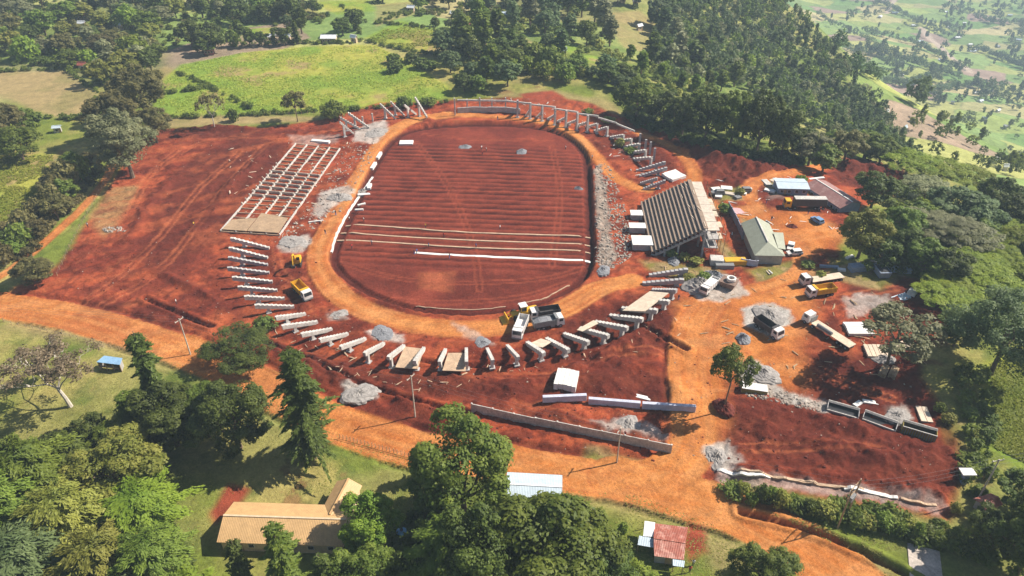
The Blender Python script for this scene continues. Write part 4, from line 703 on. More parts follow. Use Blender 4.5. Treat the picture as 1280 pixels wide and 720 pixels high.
for i, (x, y, a, d) in enumerate([(855,243,2,.2), (872,245,-3,1), (862,262,4,1.5), (868,262,1,2.4), (876,262,-2,1), (852,252,0,.5), (868,272,5,1.2), (884,280,2,2.2), (858,241,-1,2)]):
    p = atz(x, y, 0); f = max(0, min(1, (x-807-(y-282)*-.2)/70)); hz = .8+8.4*min(.98, max(.4, f))+.25; p = atz(x, y, hz); q = p-gs.location; dd = q.dot(bx)+DG/2; st_ = max(0, min(NS-1, int(dd/tr))); aa = q.dot(ax); m = MB(); m.box((0, 0, .07), (2.6, .24, .12)); o = tag(m.build('loose_board', MPLANK), f'pale loose board lying on the upper grandstand steps, {ORD[i]} by distance from the far end', 'board', 'boards on the grandstand steps'); o.location = gs.location+G(max(-LG/2+2, min(LG/2-2, aa)), -DG/2+tr*(st_+.5), .8+rs*(st_+1)+.002); o.rotation_euler = (0, 0, rz_g+(.0 if i % 2 else .35))
for i, (x, y, l, w, h) in enumerate([(795,267,3.4,3,1.6), (796,283,4.6,2.8,1.6), (802,302,5.6,5,1.7)]):
    o = thing('white_tank', ['smallest white flat-topped box along the front of the grandstand', 'middle white flat-topped box along the front of the grandstand', 'largest white flat-topped box at the near front corner of the grandstand'][i], 'tank', gp(x, y+5), rz_g, 'white boxes before the grandstand')
    m = MB(); m.box((0, 0, h/2-.1), (w, l, h+.1)); m.build('wall', MC2, o); m = MB(); m.box((0, 0, h+.08), (w+.3, l+.3, .16)); m.build('lid', MWH, o)
lying('slab_stack', 'slab stack', 842, 221, 6, 1.3, .9, MWH, 'stack of white slabs beside the far corner of the grandstand', end=(858,217), n=4, part='slab')
for c4, zs, mt, lb in [([(494,459),(522,461),(530,436),(506,433)], (1.6,1.6,.45,.45), MDUST, 'dusty pale slab sloping between the third and fourth short beams below the oval'), ([(553,463),(582,464),(583,441),(560,441)], (1.6,1.6,.45,.45), MDUST, 'dusty pale slab sloping between the fourth and fifth short beams below the oval'), ([(778,388),(806,389),(836,366),(812,364)], (2.2,2.9,2.9,2.2), MPLANK, 'tan deck panel lying across the upper beams of the right curve'), ([(721,412),(728,414),(748,404),(742,400)], (1.6,1.6,1.6,1.6), MPLANK, 'narrow tan plank panel bridging two beams of the right curve'), ([(658,431),(678,434),(690,427),(676,423)], (.8,1.2,1.0,.6), MPLANK, 'pale panel beside the front tipper trucks and the first right beam')]:
    g0 = gp(*c4[0]).z; cs = [atz(x, y, g0+z) for (x, y), z in zip(c4, zs)]; o3 = sum(cs, Vector())/4; m = MB(); quad_slab(m, [q-o3 for q in cs], .18); o = tag(m.build('terrace_panel', mt), lb, 'panel'); o.location = o3
# ---------------------------------------------------------------- slab grid at the left
cTL, cTR, cBR, cBL = gp(370,180), gp(427,188), gp(352,295), gp(276,290); fo = thing('foundation_grid', 'long grid of concrete ground beams and slabs left of the oval', 'foundation', (cTL+cTR+cBL+cBR)/4)
def bil(u, v): return cTL*(1-u)*(1-v)+cTR*u*(1-v)+cBR*u*v+cBL*(1-u)*v
def bar(mb, a, b, w, h, z): d = b-a; mb.box((a+b)/2-fo.location+Vector((0, 0, z)), (Vector((d.x, d.y)).length, w, h), rz=math.atan2(d.y, d.x))
for u in (0, .25, .5, .75, .97):
    m = MB()
    for k in range(22): a, b = bil(u, k/22), bil(u, (k+1)/22); a.z = b.z = 0; bar(m, a, b, .32, .6, .25)
    m.build('ground_beam', MC, fo)
    for k in range(6, 17): p = bil(u, (k+.5)/22); m = MB(); m.box(Vector((p.x, p.y, .75))-fo.location, (.4, .4, 1.3)); m.build('column_stub', MC3, fo)
for k in range(0, 23):
    v = k/22; m = MB(); a, b = bil(0, v), bil(.97, v); a.z = b.z = 0; tall = 8 <= k <= 14; bar(m, a, b, .2, .9 if tall else .4, .3 if tall else .1); m.build('cross_beam', MC3 if tall else MDUST, fo)
m = MB(); quad_slab(m, [Vector((*bil(u, v)[:2], .8))-fo.location for u, v in ((.44, .995), (.95, .995), (.93, .85), (.44, .82))], .25); m.build('deck_slab', MTAN, fo); m = MB(); quad_slab(m, [Vector((*bil(u, v)[:2], .74))-fo.location for u, v in ((.02, .995), (.42, .995), (.42, .87), (.05, .9))], .22); m.build('deck_slab', MTAN, fo)
# ---------------------------------------------------------------- pitch edge and drains
def strip(name, cat, label, pp, w, h, mat, lift=.0, group=None, n=10):
    l = smooth_line(gps(pp), n); m = MB(); o3 = Vector(l[0]); o3.z = 0
    for i in range(len(l)-1):
        a, b = l[i], l[i+1]; d = b-a; L = np.hypot(d[0], d[1]); za, zb = float(hq(a[0], a[1])), float(hq(b[0], b[1])); c = Vector(((a[0]+b[0])/2, (a[1]+b[1])/2, (za+zb)/2+h/2+lift-.08))-o3; m.box(c, (L+.02, w, h+.16), rz=math.atan2(d[1], d[0]), ry=-math.atan2(zb-za, L))
    o = m.build(name, mat); o.location = o3; return tag(o, label, cat, group)
for i, (a, b, w) in enumerate([((432,283),(738,298),.55), ((426,292),(738,308),.55), ((421,301),(738,317),.55), ((519,316),(738,328),.95)]):
    strip('drain_line', 'drain', ['pale drain line across the pitch, farthest of the four from the camera', 'pale drain line across the pitch, second farthest of the four', 'pale drain line across the pitch, just above the thick white one', 'thick white drain pipe across the pitch, nearest of the four'][i], [a, ((a[0]+b[0])/2, (a[1]+b[1])/2+.3), b], w, .16, MWH if i == 3 else MDUST, group='drain lines on the pitch')
strip('kerb', 'kerb', 'long white kerb along the left edge of the oval pit', [(414,316),(420,296),(438,262),(455,238),(466,222)], .7, .35, MWH); strip('kerb', 'kerb', 'thin pale kerb curving along the bottom edge of the pit', [(520,383.5),(560,386.5),(600,387),(632,383.5)], .22, .15, MDUST); strip('kerb', 'kerb', 'thin pale kerb at the lower right bend of the pit', [(647,381),(680,373),(712,357)], .26, .15, MDUST)
for i, (x, y, l, w, t, e) in enumerate([(508,179,5,3.4,.5,(516,179)), (474,196,5,1,.9,(478,190)), (467,209,5,1.1,.9,(471,203)), (401,178,7,1.6,.8,(412,179)), (455,244,4,1.2,.5,(463,242)), (449,263,2.6,.6,.5,(455,263)), (452,256,2.6,.6,.4,(458,255)), (462,234,3.4,1.2,.6,(464,228)), (395,277,4.4,.4,.3,(400,277))]):
    lying('concrete_slab', 'slab', x, y, l, w, t, MWH, ['white square slab resting on the far left corner of the pit', 'white slab block on the pit rim, farther of a pair', 'white slab block on the pit rim, nearer of a pair', 'long white slab stack at the far end of the slab grid', 'white slab heap on the left kerb of the pit', 'short white bar in the furrows near the left kerb, nearer one', 'short white bar in the furrows near the left kerb, farther one', 'white block at the bend of the left kerb', 'thin white bar lying between the grid and the ring road'][i], end=e)
# ---------------------------------------------------------------- piles and stones
def heap(x, y, w, h, mat, label, cat='pile', name='gravel_pile', sq=.8, seed=0):
    p = gp(x, y); g = RN(seed+int(x)); k = 30; r = 11; vs = [(0, 0, h)]; fs = []
    for j in range(1, r+1):
        for i in range(k):
            a = 2*math.pi*i/k; q = j/r; rr = w*q*(1+.14*math.sin(2*a+seed)+.05*math.sin(5*a+x)+.05*g.normal()); vs.append((math.cos(a)*rr, math.sin(a)*rr*sq, h*(1-q)**.8*(1+.16*g.normal()*(1-q)**.5)-(.35 if j == r else 0)))
    for i in range(k):
        fs.append((0, 1+i, 1+(i+1) % k))
        for j in range(r-1): a = 1+j*k; fs.append((a+i, a+k+i, a+k+(i+1) % k, a+(i+1) % k))
    m = MB(); m.add(vs, fs); o = tag(m.build(name, mat, None, False), label, cat); o.location = p; o.rotation_euler = (0, 0, g.rand()*6); return o
for a in [(872,358,4.6,2.6,MGRAV,'tall grey sand pile in front of the white cement truck'), (893,345,3,1.6,MGRAV2,'darker grey gravel pile behind the white cement truck'), (962,394,4.6,1.0,MGRAV,'wide pale gravel spread behind the dark tipper truck'), (929,424,2.4,1.3,MGRAV2,'small dark gravel pile left of the dark tipper truck'), (952,467,4.4,1.4,MGRAV,'grey ballast pile behind the white-topped container'),
          (450,492,4.2,.7,MGRAV,'pale gravel spread beside the dirt road above the tall conifer'), (478,416,3.4,.5,MGRAV2,'bluish gravel pile below the ring road'), (424,393,2.4,.4,MGRAV,'small gravel pile beside the ring road bend'), (604,429,2.6,.5,MGRAV2,'grey gravel pile by the nose of the white tipper'), (581,184,2.6,.9,MGRAV2,'grey gravel mound on the pitch, left of two'), (652,190,2.6,.9,MGRAV2,'grey gravel mound on the pitch, right of two'), (754,338,2.6,.8,MGRAV2,'blue-grey gravel pile at the near end of the stone strip'),
          (895,572,4,1.0,MGRAV,'pale gravel pile at the road junction'), (785,532,3.6,.8,MGRAV,'flat pale gravel bed behind the grey panel wall'), (454,240,3,1.0,MGRAV,'white rubble pile on the left rim of the pit'), (425,247,4,1.2,MGRAV,'grey rubble pile between the grid and the ring road'), (366,302,4.4,.5,MGRAV,'dusty pale gravel spread behind the excavator'), (723,236,1.6,.9,MGRAV2,'small dark grey heap at the right side of the pitch'), (470,166,5,.8,MGRAV,'pale rubble pad at the far left corner of the oval'), (1122,520,3,.7,MGRAV,'small pale gravel pile behind the steel troughs'), (1103,448,3,.8,MGRAV,'white gravel heap at the foot of the grey-green tree')]: heap(*a)
for a in [(905,509,2.6,1.8,MDIRT,'dark earth lump at the foot of the slender tree'), (842,327,2.4,1.2,MGRAV2,'dark rubble heap below the near corner of the grandstand'), (990,283,1.6,.8,MDIRT,'small earth heap left of the parked blue car')]: heap(*a, cat='pile', name='earth_pile')
def scatter_stones(name, label, poly, n, s0, s1, seed, mat, shape=(1, .75, .6)):
    g = RN(seed); P = scatter(poly, n, 0, seed, 20000); P = gps(P); vs = []; fs = []; shape = np.array(shape)
    base = np.array([(-1,-1,-.6),(1,-1,-.5),(1,1,-.6),(-1,1,-.5),(-.7,-.6,.6),(.6,-.7,.7),(.7,.6,.5),(-.6,.7,.6)])*.5; ff = np.array([(3,2,1,0),(4,5,6,7),(0,1,5,4),(1,2,6,5),(2,3,7,6),(3,0,4,7)])
    for i, p in enumerate(P):
        a = g.rand()*6.28; s = s0+(s1-s0)*g.rand()**2; b = base*(1+.35*g.normal(size=base.shape))*shape*s; R = np.array([[math.cos(a), -math.sin(a), 0], [math.sin(a), math.cos(a), 0], [0, 0, 1]]); vs.append(b@R.T+p+[0, 0, s*.15]); fs.append(ff+8*i)
    o = quick_mesh(name, np.vstack(vs), np.vstack(fs), mat); tag(o, label, 'rubble', kind='stuff'); return o
scatter_stones('rubble_stones', 'pale broken stones strewn beside the right edge of the pit', [(743,205),(760,204),(785,270),(790,320),(764,338),(745,330)], 900, .25, .9, 1, MSTONE)
scatter_stones('rubble_stones', 'stone rubble strewn between the slab grid and the ring road', [(430,180),(470,160),(465,200),(445,230),(430,262),(395,285),(345,310),(350,290),(400,245)], 420, .2, .8, 2, MSTONE)
scatter_stones('rubble_stones', 'white rubble along the lower kerb and yard edge', [(925,480),(985,490),(1035,508),(1030,516),(985,506),(930,495)], 260, .2, .7, 3, MSTONE)
scatter_stones('rubble_stones', 'white broken stones in a small patch on the left red cutting', [(128,284),(150,283),(160,289),(130,291)], 60, .3, .9, 6, MSTONE)
scatter_stones('rubble_stones', 'small stones and clods scattered over the red site', [(60,350),(200,170),(420,150),(480,150),(390,300),(420,400),(640,420),(800,360),(1000,340),(1150,480),(1180,590),(900,580),(700,570),(420,470)], 350, .12, .4, 4, MSTONE)
scatter_stones('earth_clods', 'dark earth clods lying over the red cutting and spoil', [(60,350),(200,170),(420,150),(390,300),(420,400),(640,440),(800,400),(860,420),(900,500),(1190,560),(1180,610),(900,580),(700,570),(420,470),(240,400)], 900, .15, .6, 5, MDIRT)
for i, (poly, n) in enumerate([([(280,180),(425,175),(470,160),(440,240),(390,290),(340,310),(290,300)], 90), ([(800,330),(900,335),(1010,345),(1150,380),(1160,470),(1000,480),(900,440),(860,400)], 110), ([(560,120),(700,125),(800,165),(830,215),(790,230),(740,165),(640,142)], 80), ([(330,400),(480,440),(640,455),(780,430),(840,380),(850,420),(700,480),(500,490),(360,450)], 90), ([(890,225),(1010,220),(1050,290),(930,300),(880,320)], 50)]):
    scatter_stones('site_litter', ['loose boards and offcuts strewn around the slab grid', 'loose boards and offcuts strewn over the work yard', 'loose boards and offcuts along the far curved frames', 'loose boards and offcuts under the near curved beams', 'loose boards and offcuts around the upper yard'][i], poly, n, .5, 1.6, 90+i, [MPLANK, MWOOD, MC, MDUST, MWH][i], (1.5, .22, .1))
# ---------------------------------------------------------------- stacked planks, beams, troughs
lying('slab_stack', 'slab stack', 1073, 412, 6.2, .85, .6, MWH, 'five white concrete planks laid side by side left of the grey-green tree', end=(1090,413), n=5, part='plank', gap=.1); lying('slab_stack', 'slab stack', 1095, 440, 4.4, .9, .5, MPLANK, 'four tan concrete planks laid upright to the camera below the white ones', end=(1098,447), n=5, part='plank', gap=.12)
lying('slab_stack', 'slab stack', 1130, 433, 3.2, .7, .4, MPLANK, 'short tan planks right of the grey-green tree trunk', end=(1134,437), n=5); lying('slab_stack', 'slab stack', 1155, 519, 4.6, 1.1, .3, MPLANK, 'pale slab pair standing alone near the right edge of the red yard', end=(1158,527), n=2)
for i, (x, y) in enumerate([(1104,466), (1116,468)]): lying('timber_stack', 'timber stack', x, y, 3.6, .36, 1.1, MWOOD, ['dark brown timber stack at the tree foot, left of two', 'dark brown timber stack at the tree foot, right of two'][i], end=(x+4, y-9), n=4, part='timber', gap=.04)
for i, (x, y, l, e) in enumerate([(1072,505,2.2,(1078,502)), (1088,503,3.2,(1096,503)), (803,497,3.6,(812,498)), (990,355,0,0)][:3]): lying('white_board', 'board', x, y, l, 1.1, .25, MWH, ['small white tilted board above the steel troughs', 'longer white board above the steel troughs', 'white slab resting behind the long low white beam'][i], end=e)
def trough(c, e, ln, wd, h, label, mat):
    p = gp(*c); q = gp(*e); o = thing('steel_trough', label, 'trough', p, math.atan2(q.y-p.y, q.x-p.x), 'steel troughs in a row')
    for s in (-1, 1): hs = h if s > 0 or mat is ROLV else h*.55; m = MB(); m.box((0, s*wd/2, hs/2-.1), (ln, .12, hs+.2)); m.build('side', mat if s < 0 else MSTL, o); m = MB(); m.box((0, s*(wd/2), hs+.05), (ln, .16, .1)); m.build('rim', MC, o); m = MB(); m.box((s*(ln/2-.06), 0, h/2-.1), (.12, wd-.13, h+.18)); m.build('end_plate', mat, o)
    m = MB(); m.box((0, 0, .12), (ln-.2, wd-.2, .1)); m.build('floor', MSTL, o)
    hs0 = h if mat is ROLV else h*.55
    for k in range(14): m = MB(); m.box((-ln/2+(k+.5)*ln/14, -wd/2-.13, hs0/2), (.1, .14, hs0)); m.build('rib', MGR, o)
    for k in range(2): m = MB(); m.box((0, wd/2-.32-.3*k, h+.06), (ln, .08, .08)); m.build('rail', MC2, o)
trough((1053,515), (1071,520.5), 6.3, 2.6, 1.1, 'dark open steel trough, leftmost of three in the row above the spoil', MC2); trough((1099,529), (1117,534.5), 6.6, 2.6, 1.1, 'dark open steel trough, middle of three in the row above the spoil', MC2); trough((1147,543), (1166,548), 6.4, 2.2, 1.9, 'olive-sided open steel trough, rightmost of the three', ROLV)
p = gp(942,489); q = gp(958,491); o = thing('site_container', 'white-topped olive container box beside the slender tree', 'container', p, math.atan2(q.y-p.y, q.x-p.x)); m = MB(); m.box((0, 0, .6), (5.4, 2.2, 1.3)); m.build('body', ROLV, o)
for s in (-1, 1): m = MB(); m.box((s*1.36, 0, 1.33), (2.66, 2.3, .14)); m.build('lid', MWH, o)
# perimeter walls
def panel_wall(pp, h, n, label, mat, thick=.16, post=.32, name='perimeter_wall', pm=None, zoff=0):
    l = gps(pp); o = thing(name, label, 'wall', Vector(l[0])); A, B = Vector(l[0]), Vector(l[-1]); P = []
    d = np.cumsum([0]+[np.hypot(*(l[i+1]-l[i])[:2]) for i in range(len(l)-1)])
    for k in range(n+1): t = d[-1]*k/n; x = np.interp(t, d, l[:, 0]); y = np.interp(t, d, l[:, 1]); P.append(Vector((x, y, float(hq(x, y)))))
    for k in range(n):
        a, b = P[k], P[k+1]; e = b-a; L = Vector((e.x, e.y)).length; m = MB(); m.box((a+b)/2-o.location+Vector((0, 0, h/2-.15)), (L-post-.01, thick, h+.3), rz=math.atan2(e.y, e.x)); m.build('panel', mat, o)
    for k in range(n+1):
        e = P[min(k+1, n)]-P[max(k-1, 0)]; m = MB(); m.box(P[k]-o.location+Vector((0, 0, h/2)), (post, post, h+.3), rz=math.atan2(e.y, e.x)); m.build('post', pm or mat, o)
    return o
panel_wall([(590,514),(660,529),(740,546),(838,566)], 2.2, 9, 'long grey panel wall between the dirt road and the site', MC, pm=MC)
for i, (a, b) in enumerate([((678,497),(733,502)), ((735,502.5),(800,508)), ((802,508),(869,513))]):
    lying('precast_beam', 'beam', (a[0]+b[0])/2, (a[1]+b[1])/2+1, (gp(*b)-gp(*a)).length-.1, .8, 1.5, WLAV, f'long low white precast beam on the earth, {["left", "middle", "right"][i]} of three end to end', end=(b[0], b[1]+1), group='white precast beams end to end')
o = lying('slab_stack', 'slab stack', 708, 478, 5.4, .92, 1.6, MWH, 'tall stack of bright white slabs behind the long low beam', end=(710,468), n=5, part='slab', gap=.06)
for i, pp in enumerate([[(897,588),(930,592),(962,596.5)], [(966,597),(1010,603),(1050,609)], [(1055,610.5),(1090,616),(1122,622)], [(1126,623),(1150,628),(1170,632)]]): strip('foundation_strip', 'foundation', f'pale broken foundation strip below the red spoil, {ORD[i]} piece from the left', pp, .55 if i % 2 else .8, .22, MDUST if i % 2 else MWH, group='foundation strips', n=14)
strip('foundation_ditch', 'foundation', 'dusty concrete footing beside the pale foundation strips', [(920,589),(1000,600),(1080,612)], .4, .15, MDUST, n=14); pass
# ---------------------------------------------------------------- houses and sheds
def roofed(name, label, eav, ridge, he, hr, wall, roof, cat='house', over=.45, hip=(), windows=4, door=True, cap=None):
    """a ridged house: eav = four eave corners in the photograph (left-near, right-near, right-far, left-far), ridge at height hr"""
    base = gp(*[sum(q)/len(eav) for q in zip(*eav)]).z; c = [atz(x, y, base+he) for x, y in eav]; mid = sum(c, Vector())/4; u = ((c[1]-c[0])+(c[2]-c[3])); L = u.length/2; ang = math.atan2(u.y, u.x); v = Vector((-math.sin(ang), math.cos(ang), 0)); W = abs(((c[3]-c[0])+(c[2]-c[1])).dot(v))/2
    return ridge_house(name, label, Vector((mid.x, mid.y, base)), ang, L, W, he, hr, wall, roof, cat, over, hip, windows, door, cap)
def ridge_house(name, label, loc, ang, L, W, he, hr, wall, roof, cat='house', over=.45, hip=(), windows=4, door=True, cap=None, group=None):
    o = thing(name, label, cat, loc, ang, group); l, w = L/2, W/2; il, iw = l-over, w-over; m = MB(); rel_h = he+(hr-he)*over/w
    m.add([(-il, -iw, -.6), (il, -iw, -.6), (il, iw, -.6), (-il, iw, -.6), (-il, -iw, rel_h-.09), (il, -iw, rel_h-.09), (il, iw, rel_h-.09), (-il, iw, rel_h-.09), (-il, 0, hr-.1 if -1 not in hip else rel_h-.09), (il, 0, hr-.1 if 1 not in hip else rel_h-.09)], [(0, 1, 5, 4), (2, 3, 7, 6), (1, 2, 6, 9, 5), (3, 0, 4, 8, 7)]); m.build('wall', wall, o)
    rl = -l+(w*.9 if -1 in hip else 0); rr = l-(w*.9 if 1 in hip else 0); t = .07; m = MB(); R = [(-l, -w, he), (l, -w, he), (l, w, he), (-l, w, he), (rl, 0, hr), (rr, 0, hr)]; vs = R+[(x, y, z-t) for x, y, z in R]; fs = [(0, 1, 5, 4), (2, 3, 4, 5), (7, 6, 10, 11), (9, 8, 11, 10), (0, 6, 7, 1), (2, 8, 9, 3)]
    fs += [(1, 2, 5), (8, 7, 11)] if 1 in hip else [(1, 7, 11, 5), (5, 11, 8, 2)]; fs += [(3, 0, 4), (6, 9, 10)] if -1 in hip else [(0, 4, 10, 6), (4, 3, 9, 10)]; m.add(vs, fs+([(1, 7, 8, 2)] if 1 in hip else [])+([(3, 9, 6, 0)] if -1 in hip else [])); rf = m.build('roof', roof, o)
    m = MB(); m.box(((rl+rr)/2, 0, hr+.03), (rr-rl, .35, .09)); m.build('ridge_cap', cap or roof, rf)
    for k in range(windows):
        x = -il+(k+.5)*2*il/windows; f = MB(); f.box((x, -iw-.02, he*.55), (1.1, .06, 1.0)); fo_ = f.build('window', MWP, o); f = MB(); f.box((x, -iw-.055, he*.55), (.92, .03, .84)); f.build('pane', MGL, fo_)
    if door: f = MB(); f.box((-il+.95*2*il/max(windows, 1), -iw-.02, 1.0), (.9, .06, 2.0)); f.build('door', MWOOD, o)
    return o
th = roofed('long_house', 'long tan-roofed house with a projecting far wing at the bottom left', [(271,678),(432,683),(436,632),(292,627)], None, 2.8, 4.5, WCR, RTAN, hip=(), windows=6, cap=WCR)
pw = atz(418,641,2.8); pv = atz(433,612,2.8); aw = math.atan2(pv.y-pw.y, pv.x-pw.x); Lw = (pv-pw).length+3
wl = Vector(((pw.x+pv.x)/2, (pw.y+pv.y)/2, th.location.z))
t2 = ridge_house('house_wing', 'wing', wl, aw, Lw, 5.0, 2.79, 4.2, WCR, RTAN, windows=2, door=False)
for ch in list(t2.children):                                   # the wing moves with the house: its pieces become parts of it
    ch.parent = th; ch.matrix_parent_inverse = Matrix(); ch.location = Matrix.Rotation(-th.rotation_euler.z, 3, 'Z')@(wl-th.location); ch.rotation_euler = (0, 0, aw-th.rotation_euler.z)
bpy.data.objects.remove(t2)
roofed('small_house', 'house with a blue-grey sheet roof behind the bushy trees at the bottom', [(628,630),(702,634),(703,594),(636,590)], None, 2.8, 3.9, WCR, RBLU, windows=3, cap=RWHT)
o = thing('rusty_shed', 'patched rusty-roofed shed with one white sheet beside the lower lawn', 'shed', gp(832,690)); z0 = o.location.z
def sheet(name, c4, zs, mat, th_=.05):
    m = MB(); quad_slab(m, [atz(x, y, z0+z)-o.location for (x, y), z in zip(c4, zs)], th_); return m.build(name, mat, o)
R1 = [(817,674),(857,679),(855,700),(818,695)]; sheet('roof', R1[::-1], [2.3, 2.3, 2.85, 2.85], RRUST); R2 = [(818,654),(860,659),(857,679),(817,673)]; sheet('roof', R2[::-1], [2.95, 2.95, 2.55, 2.55], RRUST); sheet('roof_sheet', [(804,670),(817,671),(819,653),(806,651)], [2.5, 2.5, 2.9, 2.9], RWHT, .05); sheet('roof_sheet', [(797,681),(817,684.5),(818,673),(799,669.5)], [2.1, 2.1, 2.4, 2.4], RBLU); sheet('roof_sheet', [(841,707),(855,709),(856,701),(841,699)], [2.05, 2.05, 2.3, 2.3], RBLU)
m = MB(); wc = [atz(819,694,z0+2.0), atz(853,698,z0+2.0), atz(856,661,z0+2.0), atz(820,656,z0+2.0)]
m.add([Vector((p.x, p.y, z0-.4))-o.location for p in wc]+[Vector((p.x, p.y, z0+2.2))-o.location for p in wc], [(0, 1, 5, 4), (1, 2, 6, 5), (2, 3, 7, 6), (3, 0, 4, 7)]); m.build('wall', WGY, o)
for (x, y) in ((798,680), (806,652), (842,706), (854,708)): m = MB(); p = atz(x, y, z0+2.0)-o.location; m.box((p.x, p.y, .9), (.12, .12, 2.2)); m.build('post', MWOOD, o)
m = MB(); p = (wc[0]+wc[1])/2-o.location; e = wc[1]-wc[0]; m.box((p.x+.03, p.y-.05, .95), (1.1, .06, 1.9), rz=math.atan2(e.y, e.x)); m.build('door', MWOOD, o)
o = thing('blue_stall', 'small open-fronted blue-roofed stall on the left lawn', 'stall', gp(137,470)); z0 = o.location.z
sheet('roof', [(120.5,452.5),(150,456),(153,447.5),(130,444.5)], [2.3, 2.3, 2.7, 2.7], flat_mat('roof_sky_blue', (.24, .40, .58), .4)); q = [atz(x, y, z0+2.2) for x, y in ((122,452.5), (149,455.5), (151.5,448), (130,445.5))]
m = MB(); m.add([Vector((p.x, p.y, z0-.3))-o.location for p in q]+[Vector((p.x, p.y, z0+2.25))-o.location for p in q], [(1, 2, 6, 5), (2, 3, 7, 6), (3, 0, 4, 7)]); m.build('wall', WGY, o)
for k in range(4): p = q[0].lerp(q[1], k/3)-o.location; m = MB(); m.box((p.x, p.y, 1.0), (.14, .14, 2.4)); m.build('post', MWOOD, o)
p = (q[0]+q[1])/2-o.location; e = q[1]-q[0]; m = MB(); m.box((p.x, p.y+.2, .85), (e.length*.95, .5, .08), rz=math.atan2(e.y, e.x)); m.build('counter', MWOOD, o)
# site offices on the right
cl = roofed('clubhouse', 'grey-green hipped-roof building right of the grandstand', [(981,320),(962,279),(925.5,279.5),(944,319.5)], None, 3.0, 5.2, WGY, RGRN, hip=(-1,), windows=5, cap=MC)
wq = [atz(x, y, 3.0) for x, y in ((966,293),(979,291),(982,312),(972,313))]; cc = sum(wq, Vector())/4
m = MB(); quad_slab(m, [Matrix.Rotation(-cl.rotation_euler.z, 3, 'Z')@(Vector((p.x, p.y, 3.05+(.7 if i in (0, 3) else 0)))-cl.location) for i, p in enumerate(wq)], .08); m.build('porch_roof', RGRN, cl)
panel_wall([(910,262),(918,277),(928,299)], 2.4, 5, 'dark blue-grey fence wall behind the grey-green building', WBL); panel_wall([(926,330),(946,333)], 1.8, 2, 'short white wall before the grey-green building', WLAV)
p = gp(919,261); o = lying('roof_sheet', 'sheet', 920, 262, 5.2, 1.0, .1, MPINK, 'pink metal sheets laid beside the blue-grey fence wall', end=(926,268), n=3, part='sheet', gap=.04)
roofed('long_block', 'long maroon-roofed block at the wood edge above the parked lorry', [(1008,232),(1050,262),(1079,253),(1029,225)], None, 3.0, 4.4, WBL, RRED, windows=7, cap=MWH)
roofed('office_block', 'low grey-blue roofed block joined to the maroon-roofed one', [(966,236),(1010,236),(1008,224),(972,222)], None, 2.6, 3.2, WBL, RBLU, windows=4)
for i, (x, y, l, w, e, mt) in enumerate([(958,229,4,2,(964,233),MC), (968,226,3.4,1.8,(974,224),MPLANK), (962,239,3.4,1.6,(968,241),MWH), (972,234,3.4,1.4,(980,236),MWH), (1020,224,6,1,(1030,226),MWH), (895,237,3,2,(899,236),MWH), (908,236,3.6,2.4,(914,236),MWH), (898,246,2.2,2,(902,246),MWH), (927,242,3,1.6,(932,243),MWH), (912,243,3,1.8,(918,244),MC3), (922,247,2,1.8,(926,247),MGR), (932,237,4,1.4,(938,237),MC)]):
    lying('roof_sheet', 'sheet', x, y, l, w, .5, mt, 'pale sheet or slab pile lying on the grass beside the upper yard', end=e, group='sheet piles by the upper yard')
# ---------------------------------------------------------------- vehicles (front along +X)
def wheel(par, x, y, r, w, name='wheel'):
    m = MB(); m.tube([(x, y-w/2, r), (x, y+w/2, r)], r, 12); o = m.build(name, MTYRE, par); m = MB(); s = 1 if y > 0 else -1; m.tube([(x, y+s*w*.5-.01*s, r), (x, y+s*(w*.5+.025), r)], r*.55, 10); m.build('rim', MGR, o)
def cab(par, x, ln, wd, h0, h, mat):
    """forward-control lorry cab ending at x+ln"""
    m = MB(); m.prism([(x, h0), (x+ln, h0), (x+ln+.02, h0+h*.5), (x+ln-.28, h0+h), (x+.1, h0+h), (x, h0+h*.9)], -wd/2, wd/2, lambda u, w, t: Vector((u, t, w))); c = m.build('cab', mat, par)
    m = MB(); m.add([(x+ln+.04, -wd*.44, h0+h*.5), (x+ln+.04, wd*.44, h0+h*.5), (x+ln-.20, wd*.42, h0+h*.92), (x+ln-.20, -wd*.42, h0+h*.92)], [(0, 1, 2, 3)]); m.build('windscreen', MGL, c)
    for s in (-1, 1): m = MB(); m.box((x+ln*.52, s*(wd/2+.005), h0+h*.7), (ln*.5, .02, h*.34)); m.build('side_window', MGL, c)
    m = MB(); m.box((x+ln+.06, 0, h0+.05), (.14, wd*.96, .38)); m.build('bumper', MGR, c)
    for s in (-1, 1): m = MB(); m.box((x+ln+.05, s*wd*.36, h0+.42), (.06, .32, .2)); m.build('headlight', MWH, c)
def veh(name, label, cat, front, rear, group=None, z=0):
    a, b = gp(*front), gp(*rear); d = a-b; o = thing(name, label, cat, (a+b)/2, math.atan2(d.y, d.x), group); return o, Vector((d.x, d.y)).length
